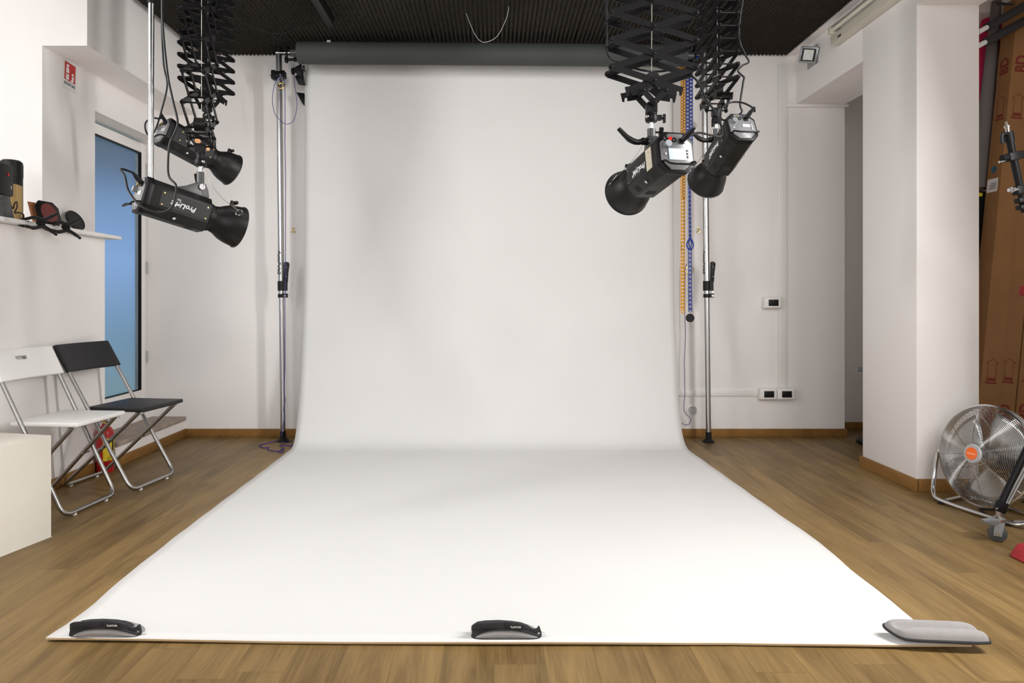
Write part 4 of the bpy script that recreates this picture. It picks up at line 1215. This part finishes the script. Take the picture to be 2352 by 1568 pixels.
# stand: bent chrome tube from both pivots to the floor
hrx = Vector((rx.x, rx.y, 0)).normalized(); hn = Vector((nf.x, nf.y, 0)).normalized()
base = Vector((fc_.x, fc_.y, 0))
L_ = base - hrx*.275; R__ = base + hrx*.275
top = fc_.z
sp_ = [fc_ - hrx*.243 + Vector((0,0,-.035)), Vector((L_.x, L_.y, top-.060)), L_ + hn*.02 + Vector((0,0,.105)), L_ + hrx*.035 + hn*.06 + Vector((0,0,.030)), L_ + hrx*.12 + hn*.085 + Vector((0,0,.014)), R__ - hrx*.12 + hn*.085 + Vector((0,0,.014)), R__ - hrx*.035 + hn*.06 + Vector((0,0,.030)), R__ + hn*.02 + Vector((0,0,.105)), Vector((R__.x, R__.y, top-.060)), fc_ + hrx*.243 + Vector((0,0,-.035))]
MB(fan).tube(curve(sp_, 7), .0105, 12).build('stand_tube', CHROME, fan)
sp2 = [L_ + hrx*.10 + hn*.06 + Vector((0,0,.014)), L_ + hrx*.06 - hn*.10 + Vector((0,0,.013)), L_ + hrx*.12 - hn*.13 + Vector((0,0,.013)), R__ - hrx*.12 - hn*.13 + Vector((0,0,.013)), R__ - hrx*.06 - hn*.10 + Vector((0,0,.013)), R__ - hrx*.10 + hn*.06 + Vector((0,0,.014))]
MB(fan).tube(fillet(sp2, .05), .0095, 10).build('base_tube', CHROME, fan)
for s in (-1, 1):
    MB(fan).cyl(fc_ + hrx*s*.238 + Vector((0,0,-.035)), fc_ + hrx*s*.262 + Vector((0,0,-.035)), .014, n=14).build('pivot_knob', CHROME, fan)
    q0 = base + hrx*s*.17 + hn*.085
    MB(fan).cyl((q0.x, q0.y, 0), (q0.x, q0.y, .012), .016, n=12).build('rubber_foot', RUBBER, fan)

# wheeled light stand at the right edge
ls = thing('light_stand', 'black and chrome wheeled light stand at the right edge before the fan', 'light stand', (2.55, 2.98, 0))
wc = FL(2291, 1243, 0); wc.z = 0
wr = .036
wd_ = Vector((.82, -.57, 0)).normalized()
cw = Vector((wc.x, wc.y, wr+.0005))
cst = MB(ls).lathe([(.001, -.012), (.028, -.012), (.0345, -.009), (wr, 0), (.0345, .009), (.028, .012), (.001, .012)], 28, Matrix.Translation(cw) @ wd_.cross(Vector((0,0,1))).to_track_quat('Z', 'Y').to_matrix().to_4x4()).build('caster_wheel', DARKGREY, ls)
axd = wd_.cross(Vector((0,0,1)))
for s in (-1, 1):
    MB(ls).prism([(-.014, -.010), (.014, -.010), (.026, .050), (-.010, .054)], s*.0155-.0015, s*.0155+.0015, frame(cw, wd_, (0,0,1), wd_.cross(Vector((0,0,1))))).build('caster_fork', GREYM, ls)
MB(ls).cyl(cw - axd*.019, cw + axd*.019, .010, n=14).build('axle', STEEL, ls)
ct = cw + Vector((.006, 0, .058))
MB(ls).lathe([(.001, -.006), (.026, -.006), (.026, .004), (.018, .010), (.012, .014), (.012, .050), (.001, .050)], 20, Matrix.Translation(ct)).build('caster_stem', STEEL, ls)
MB(ls).prism([(-.072, .008), (-.068, -.006), (-.030, -.018), (-.006, -.012), (.0, .010), (-.03, .012)], -.009, .009, frame(ct + Vector((-.012, -.01, -.004)), Vector((.90, .1, -.02)).normalized(), (0,0,1), Vector((.1, -.9, 0)).normalized())).build('brake_pedal', GREYM, ls, .002)
l0 = ct + Vector((.004, 0, .040)); 
l1 = P(2360, 1060, 2.98); l2 = P(2452, 830, 3.02)
MB(ls).cyl(l0+Vector((.002, .0, .02)), l0.lerp(l2, .93), .0135, n=16).build('leg', BLACK, ls)
MB(ls).cyl(l0 + Vector((.024, .018, -.020)), l2 + Vector((.030, .018, -.10)), .0095, n=14).build('leg_brace', CHROME, ls)
MB(ls).cbox(l0 + Vector((.008, .004, .012)), (.036, .034, .048), Matrix.Rotation(R(22), 3, 'Y')).build('leg_joint', BLACK, ls, .004)
MB(ls).cyl(l2+Vector((.02, 0, -.28)), l2+Vector((.02, 0, .40)), .018, n=18).build('column', BLACK, ls)
MB(ls).cyl(l2+Vector((.02, 0, -.04)), l2+Vector((.02, 0, .03)), .030, n=18).build('column_collar', BLACK, ls)
# two further legs behind, out of frame to the right
for s in ((.30, .28), (.26, -.22)):
    e_ = Vector((l2.x+s[0], l2.y+s[1], .075))
    MB(ls).cyl(e_, l2+Vector((.02, 0, 0)), .0135, n=12).build('leg', BLACK, ls)
    MB(ls).lathe([(.001, -.012), (.028, -.012), (.036, 0), (.028, .012), (.001, .012)], 20, Matrix.Translation((e_.x, e_.y, .0365)) @ Matrix.Rotation(R(90), 4, 'X')).cyl((e_.x, e_.y, .05), (e_.x, e_.y, .09), .014, n=10).build('caster_wheel', DARKGREY, ls)
# leaning boom arm with clamps
b0 = P(2316, 306, 2.86); b1 = P(2352, 476, 2.90); bdir = (b1-b0).normalized()
b2 = l2 + Vector((.02, 0, .40))
MB(ls).cyl(b0, b1+bdir*.02, .0145, n=16).build('boom_arm', BLACK, ls)
MB(ls).cyl(b1-bdir*.03, b2, .0185, n=16).build('boom_tube', BLACK, ls)
MB(ls).cyl(b0-bdir*.004, b0-bdir*.030, .008, n=12).cyl(b0-bdir*.030, b0-bdir*.050, .0045, n=10).cyl(b0-bdir*.024, b0-bdir*.034, .0105, n=12).build('spigot', CHROME, ls)
hk_ = b0 + bdir*.010
MB(ls).cyl(b0-bdir*.006, b0+bdir*.035, .019, n=18).build('top_collar', BLACK, ls)
MB(ls).tube(curve([hk_+Vector((-.010, -.010, .004)), hk_+Vector((-.034, -.014, .004)), hk_+Vector((-.040, -.014, -.012)), hk_+Vector((-.037, -.014, -.036))], 5), .0075, 8).build('hook', BLACK, ls)
ck = b0 + bdir*.100
MB(ls).cbox(ck, (.058, .044, .034), Matrix.Rotation(R(-12), 3, 'Y')).cyl(ck+Vector((-.028, -.01, -.004)), ck+Vector((-.062, -.02, -.012)), .014, n=14).cyl(ck+Vector((.020, .0, .004)), ck+Vector((.052, .0, .012)), .016, n=14).build('clamp', BLACK, ls, .003)
MB(ls).cyl(ck+Vector((-.050, -.02, -.022)), ck+Vector((-.074, -.02, -.028)), .005, n=10).build('clamp_pin', CHROME, ls)
ck = b0 + bdir*.245
MB(ls).cbox(ck, (.050, .040, .038), Matrix.Rotation(R(-12), 3, 'Y')).cbox(ck+bdir*.045, (.050, .036, .022), Matrix.Rotation(R(-12), 3, 'Y')).cbox(ck+bdir*.075, (.050, .036, .020), Matrix.Rotation(R(-12), 3, 'Y')).build('clamp', BLACK, ls, .004)
MB(ls).cyl(ck+Vector((-.022, -.012, 0)), ck+Vector((-.060, -.014, -.004)), .008, n=12).cyl(ck+Vector((-.034, -.012, 0)), ck+Vector((-.046, -.013, -.002)), .012, n=12).cyl(ck+Vector((.022, -.02, .012)), ck+Vector((.040, -.022, .012)), .012, n=12).build('clamp_pin', CHROME, ls)
rcl = P(2354, 668, 2.90)
MB(ls).cbox(rcl, (.030, .030, .040), Matrix.Rotation(R(10), 3, 'Y')).cyl(rcl, Vector((b2.x, b2.y, rcl.z)).lerp(rcl, .0)+Vector((.10, .0, -.02)), .010, n=10).build('red_knob', mat('dark_red_plastic', (.20, .010, .014), .5, spec=.2), ls, .006)
tag(MB().prism([(-.02, 0), (.16, 0), (.15, .05), (.02, .055)], -.05, .05, frame(FL(2345, 1286, 0), (1,0,0), (0,0,1), (0,-1,0))).build('sandbag', mat('red_cloth', (.30, .012, .016), .8, var=.1, vscale=30), None, .014, 3), 'dark red weight bag on the floor cut by the right edge', 'bag')
cable('floor_cable', [FL(2252, 1168, .006), FL(2278, 1170, .006), FL(2300, 1172, .006), FL(2330, 1150, .006), FL(2365, 1155, .006)], .0045, RUBBER, 'black cable lying on the floor behind the caster')
cable('floor_cable', [FL(2250, 1169, .006), FL(2262, 1178, .006), FL(2280, 1192, .006), FL(2320, 1203, .006), FL(2365, 1205, .006)], .0045, RUBBER, 'black cable crossing the floor in front of the fan to the right edge')

# paper cartons and rolls in the nook
def carton(x0, y0, wd, lab, marks, lean_=.0975, hgt=2.81):
    """upright carton leaning to the right; its front left edge stands at x0, y0"""
    S = Matrix.Identity(4)
    th = math.atan(lean_)
    M = Matrix.Translation((x0, y0, .013)) @ Matrix.Rotation(th, 4, 'Y')
    T = thing('long_carton', lab, 'carton', group='long cardboard cartons leaning in the nook', M=M)
    MB().box(0, wd, 0, wd, 0, hgt).build('box', CARD, T, .002)
    for face in marks:
        # face frames: 'L' looks to -x, 'F' looks to -y; text reads upwards
        if face == 'F': fr = frame((wd/2, -.0006, 0), (1,0,0), (0,0,1), (0,-1,0))
        else: fr = frame((-.0006, wd/2, 0), (0,-1,0), (0,0,1), (-1,0,0))
        for zz in (.355, 2.415):
            Mt = fr @ Matrix.Translation((0, zz, 0)) @ Matrix.Rotation(R(90), 4, 'Z')
            text(MB(), 'BD', .092 if face == 'F' else .092, Mt, .0004, 0, .003, sx=.85).build('lettering', BDINK, T)
        for zz in (.545, 2.105):
            ar = MB()
            pts_ = [(-.024, 0), (-.024, .108), (-.038, .108), (0, .132), (.038, .108), (.024, .108), (.024, 0)]
            for a, b in zip(pts_, pts_[1:]):
                a3 = fr @ Vector((a[0], zz+a[1], 0)); b3 = fr @ Vector((b[0], zz+b[1], 0))
                ar.tube([a3, b3], .0013, 4)
            for (u0_, v0_, u1_, v1_) in ((-.026, .004, .026, .022), (-.034, -.012, .034, -.002)):
                ar.add([fr @ Vector(q_) for q_ in ((u0_, zz+v0_, .0), (u1_, zz+v0_, .0), (u1_, zz+v1_, .0), (u0_, zz+v1_, .0), (u0_, zz+v0_, .0008), (u1_, zz+v0_, .0008), (u1_, zz+v1_, .0008), (u0_, zz+v1_, .0008))], [(0,3,2,1),(4,5,6,7),(0,1,5,4),(1,2,6,5),(2,3,7,6),(3,0,4,7)])
            ar.build('printed_arrow', BDINK, T)
    return T, M
zb_ = 0
A, MA = carton(2.800, 4.00, .115, 'long cardboard carton with white address label, standing next to the white column', 'LF')
MB().box(-.0012, 0, .020, .105, 1.665, 1.745).build('address_label', WINK, A)
for k in range(4):
    MB().box(-.0018, -.0012, .030, .090-.012*(k % 2), 1.684+k*.010, 1.6875+k*.010).build('label_print', INK, A)
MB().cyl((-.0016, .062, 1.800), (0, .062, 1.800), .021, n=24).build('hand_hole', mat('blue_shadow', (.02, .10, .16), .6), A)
B, MBx = carton(2.926, 4.035, .115, 'long cardboard carton beside the labelled one, its right neighbour', 'F')
carton(3.068, 4.06, .11, 'long cardboard carton farthest right at the edge of the picture', 'F')
def leanroll(p0, p1, r_, m, lab, name, r1_=None):
    r1_ = r1_ or r_
    T = thing(name, lab, 'paper roll', p0)
    MB(T).cyl(p0, p1, r_, r1_, n=28).build('roll', m, T)
    dd = (Vector(p1)-Vector(p0)).normalized()
    MB(T).cyl(Vector(p0)-dd*.004, Vector(p0)+dd*.0, r_*.45, n=16).cyl(Vector(p1), Vector(p1)+dd*.012, r1_*.45, n=16).build('core', CARDL, T)
pa, pb_ = P(2312, -30, 4.20), P(2225, 420, 4.20)
dd = (pb_-pa)
leanroll(Vector((2.665, 4.315, .012)), Vector((3.176, 4.315, 2.93)), .062, PINK, 'pink paper roll standing in the gap behind the white column', 'pink_paper_roll')
MBc = Matrix.Translation((2.742, 4.135, .012)) @ Matrix.Rotation(math.atan(.0975), 4, 'Y')
bcs = thing('gap_fill_box', 'tall added dark box filling the shaded gap between white column and labelled carton', 'case', M=MBc)
MB().box(0, .124, .0, .112, 0, 1.69).build('body', RUBBER, bcs, .006)  # added box: its black stands in for the darkness of the gap
MB().box(.01, .05, -.006, 0, 1.655, 1.675).build('yellow_tag', YELLOW, bcs)
leanroll(Vector((2.975, 4.19, 1.712)), Vector((3.085, 4.19, 2.86)), .050, GREYROLL, 'grey paper roll standing on the added dark box between pink roll and cartons', 'grey_sheet_roll', .026)
for k, (a_, b_, lab) in enumerate(((P(2254, 70, 3.86), P(2420, -24, 4.0), 'upper of two black padded tubes jutting out over the cartons'), (P(2250, 104, 3.86), P(2420, 12, 4.0), 'lower of two black padded tubes jutting out over the cartons'))):
    T = thing('padded_tube', lab, 'tube', a_, group='black padded tubes above the cartons')
    dd = (b_-a_).normalized()
    far = a_ + dd*((3.449-a_.x)/dd.x)
    MB(T).cyl(a_ + dd*.045, far, .024, n=20).build('padding', BLKFAB, T)
    MB(T).cyl(a_-dd*.03, a_+dd*.05, .014, n=16).build('white_end', WINK, T)
fz = MB()
for k in range(16):
    a_ = P(2300, 8, 3.9)
    b_ = P(2290+random.uniform(-3, 3), 4+k*.6, 3.88); c_ = P(2330, 12-random.uniform(0, 4), 3.93)
    fz.tube([b_, (b_+c_)/2 + Vector((0, 0, random.uniform(-.006, .004))), c_], .0016, 5)
o_ = fz.build('black_fringe', BLKFAB)
tag(o_, 'frayed black fabric end above the padded tubes', 'fabric')

# appliance half hidden behind the column
ap = thing('floor_appliance', 'low black rounded base with grey top, half hidden behind the white column', 'appliance', (2.70, 4.93, 0))
MB(ap).ball((2.70, 4.95, .0), .001).v
q = MB(ap)
q.lathe([(.001, 0), (.135, 0), (.150, .012), (.150, .030), (.138, .042), (.001, .046)], 36, Matrix.Translation((2.735, 4.86, 0)) @ Matrix.Diagonal((1.0, .75, 1, 1)))
q.build('base', BLACKS, ap)
MB(ap).ball((2.76, 4.86, .046), .095, 24, 10, (1, .75, .34)).build('dome', DARKGREY, ap)
MB(ap).cyl((2.775, 4.86, .05), (2.775, 4.86, .56), .016, n=14).build('post', DARKGREY, ap)
hh = P(1970, 848, 4.86)
MB(ap).cbox((hh.x+.062, hh.y, hh.z), (.150, .05, .030)).build('grip', GREYM, ap, .006)

# ================================================================== ANKLE WEIGHTS ON THE PAPER EDGE
def weight_strapped(M, label):
    T = thing('ankle_weight', label, 'ankle weight', group='strapped weights on the paper edge', M=M)
    # local x along the weight, y away from the camera, z up
    LW = .208
    def hz(t): return .0052 + .0215*min(1, (math.sin(min(1, t*2.4)*PI/2))**.6)*(1 if t < .55 else max(.18, 1-((t-.55)/.45)**1.7*.86))
    n, m = 28, 16
    vs = []; fs = []
    for i in range(n+1):
        t = i/n
        e = max(.02, math.sqrt(max(0, 1-abs(2*t-1)**7)))
        hh_ = hz(t)*e; dpt = .035*(.35+.65*e)
        for k in range(m):
            a = 2*PI*k/m
            ca, sa = math.cos(a), math.sin(a)
            vs.append((t*LW, dpt*math.copysign(abs(ca)**.7, ca), hh_*.62 + .001 + (hh_*.62)*math.copysign(abs(sa)**.8, sa)))
    for i in range(n):
        for k in range(m):
            k2 = (k+1) % m
            fs.append((i*m+k, i*m+k2, (i+1)*m+k2, (i+1)*m+k))
    fs.append(list(range(m))); fs.append([n*m+k for k in range(m)])
    pad = MB().add(vs, fs).build('pad', GREYFAB, T, 0, 2, 80)
    # black piping round the front face of the pad
    pp = []
    for i in range(n+1):
        t = i/n; e = max(.02, math.sqrt(max(0, 1-abs(2*t-1)**7)))
        pp.append((t*LW, -.0345*(.35+.65*e)-.001, .0045))
    for i in range(n, -1, -1):
        t = i/n; e = max(.02, math.sqrt(max(0, 1-abs(2*t-1)**7)))
        pp.append((t*LW, -.0285*(.35+.65*e)-.002, .0045 + max(.003, hz(t)*e*1.06)))
    MB().tube(pp, .0032, 8, closed=True).build('piping', BLKFAB, pad)
    # strap: a band standing on edge, doubled over at the left end
    def band(path, w0, w1, th, name, m_=BLKFAB):
        vs = []; fs = []
        nn = len(path)
        for i, (x, y, zb0, zt0) in enumerate(path):
            vs += [(x, y-th, zb0), (x, y-th*.9, zt0), (x, y+th, zt0-.001), (x, y+th, zb0)]
        for i in range(nn-1):
            for k in range(4):
                k2 = (k+1) % 4
                fs.append((i*4+k, i*4+k2, (i+1)*4+k2, (i+1)*4+k))
        fs.append((0,1,2,3)); fs.append(tuple((nn-1)*4+k for k in range(4)))
        return MB().add(vs, fs).build(name, m_, T, .001, 2, 40)
    def cat(tab, k=4, up_=.009):
        a = curve([(p[0], p[1], 0) for p in tab], k); b = curve([(p[2], p[3], 0) for p in tab], k)
        return [(p.x, p.y-.004*up_/.006, q_.x+up_*.6, q_.y+up_*.6) for p, q_ in zip(a, b)]
    st = band(cat([(-.002, -.010, .014, .030), (.004, -.020, .026, .041), (.020, -.024, .031, .047), (.050, -.025, .032, .049), (.078, -.024, .031, .050), (.096, -.022, .029, .049)]), 0, 0, .0035, 'strap_end')
    st2 = band(cat([(.088, -.017, .024, .047), (.110, -.019, .025, .049), (.130, -.020, .024, .047), (.152, -.019, .022, .042), (.166, -.016, .020, .036), (.180, -.010, .017, .027)]), 0, 0, .0045, 'strap')
    MB().prism([(-.001,.008),(.001,.022),(.006,.031),(.016,.037),(.040,.0405),(.080,.042),(.120,.0395),(.150,.035),(.170,.027),(.180,.019),(.186,.010)], -.014, .0285, Matrix(((1,0,0,0),(0,0,-1,0),(0,1,0,0),(0,0,0,1)))).build('shadow_gap_fill', BLKFAB, T, .002)  # added black block, stands in for the shadow gap between strap and pad
    tl = MB().box(.112, .152, -.0345, -.0300, .0345, .0485).build('strap_label', INK, st2)
    text(MB(), 'TUNTURI', .0075, frame((.132, -.0347, .0415), (1,0,0), (0,0,1), (0,-1,0)), .0003, 0, .0002).build('lettering', WINK, tl)
    band(cat([(.172, -.012, .012, .030), (.186, -.012, .011, .024), (.196, -.010, .010, .024), (.203, -.008, .014, .031), (.208, -.008, .006, .020), (.211, -.010, .002, .010)]), 0, 0, .005, 'strap_loop')
    MB().box(.204, .209, -.016, -.010, .004, .010).build('buckle', CHROME, T)
    th_ = MB()
    for k in range(3):
        th_.tube([(.205, -.010+k*.003, .024-k*.004), (.214+k*.003, -.012, .014), (.216+k*.004, -.014, .0015)], .0005, 4)
    th_.build('loose_threads', GREYP, T)
    return T
ZP = .0058
w0 = Matrix.Translation((P(164, 1474, 2.075).x, 2.090, ZP)) @ Matrix.Rotation(R(1), 4, 'Z')
W1 = weight_strapped(w0, 'grey ankle weight with black strap on the left corner of the white paper')
dup(W1, Matrix.Translation((P(1084, 1480, 2.07).x, 2.083, ZP)) @ Matrix.Rotation(R(0), 4, 'Z'), 'grey ankle weight with black strap at the middle of the paper front edge')

def weight_flat(M, label):
    T = thing('ankle_weight', label, 'ankle weight', group=None, M=M)
    LW, DW = .262, .088
    nu, nv = 44, 22
    def top(u, v):
        e = max(0, 1-abs(u)**8); e2 = max(0, 1-abs(v)**3.0)
        groove = 1 - .55*math.exp(-(v*3.6)**2)*(1 if u > -.72 else max(0, (u+.95)/.23))
        puck = 1 - .5*math.exp(-((u+.80)*9)**2)*math.exp(-((v+.15)*3)**2)
        return .030*(e**.5)*(e2**.55)*groove*puck
    def xy(u, v):
        # rounded ends
        sh = 1 - .10*abs(v)**3
        return (u*LW/2*sh + .020*(-v)*.6, v*DW/2*(1-.12*abs(u)**6))
    vs = []; fs = []
    for s in (1, -1):
        for i in range(nu+1):
            for j in range(nv+1):
                u = i/nu*2-1; v_ = j/nv*2-1
                x, y = xy(u, v_)
                z = .018 + (top(u, v_) if s > 0 else -.016*max(0, 1-abs(u)**8)**.5*max(0, 1-abs(v_)**3)**.5)
                vs.append((x, y, z))
    W_ = nv+1; off = (nu+1)*W_
    for i in range(nu):
        for j in range(nv):
            fs.append((i*W_+j, (i+1)*W_+j, (i+1)*W_+j+1, i*W_+j+1))
            fs.append((off+i*W_+j, off+i*W_+j+1, off+(i+1)*W_+j+1, off+(i+1)*W_+j))
    pad = MB().add(vs, fs).build('pad', GREYFAB, T, 0, 2, 80)
    ring = [xy(i/nu*2-1, -1) for i in range(nu+1)] + [xy(1, j/nv*2-1) for j in range(1, nv+1)] + [xy(1-i/nu*2, 1) for i in range(1, nu+1)] + [xy(-1, 1-j/nv*2) for j in range(1, nv)]
    MB().tube([(x, y, .018) for x, y in ring], .0042, 8, closed=True).build('piping', BLKFAB, pad)
    return T
W3 = weight_flat(Matrix.Translation((P(2146, 1480, 2.045).x, 2.040, .016)) @ Matrix.Rotation(R(-5), 4, 'Z') @ Matrix.Rotation(R(4), 4, 'X'), 'quilted grey weight with black piping lying on the right corner of the white paper')
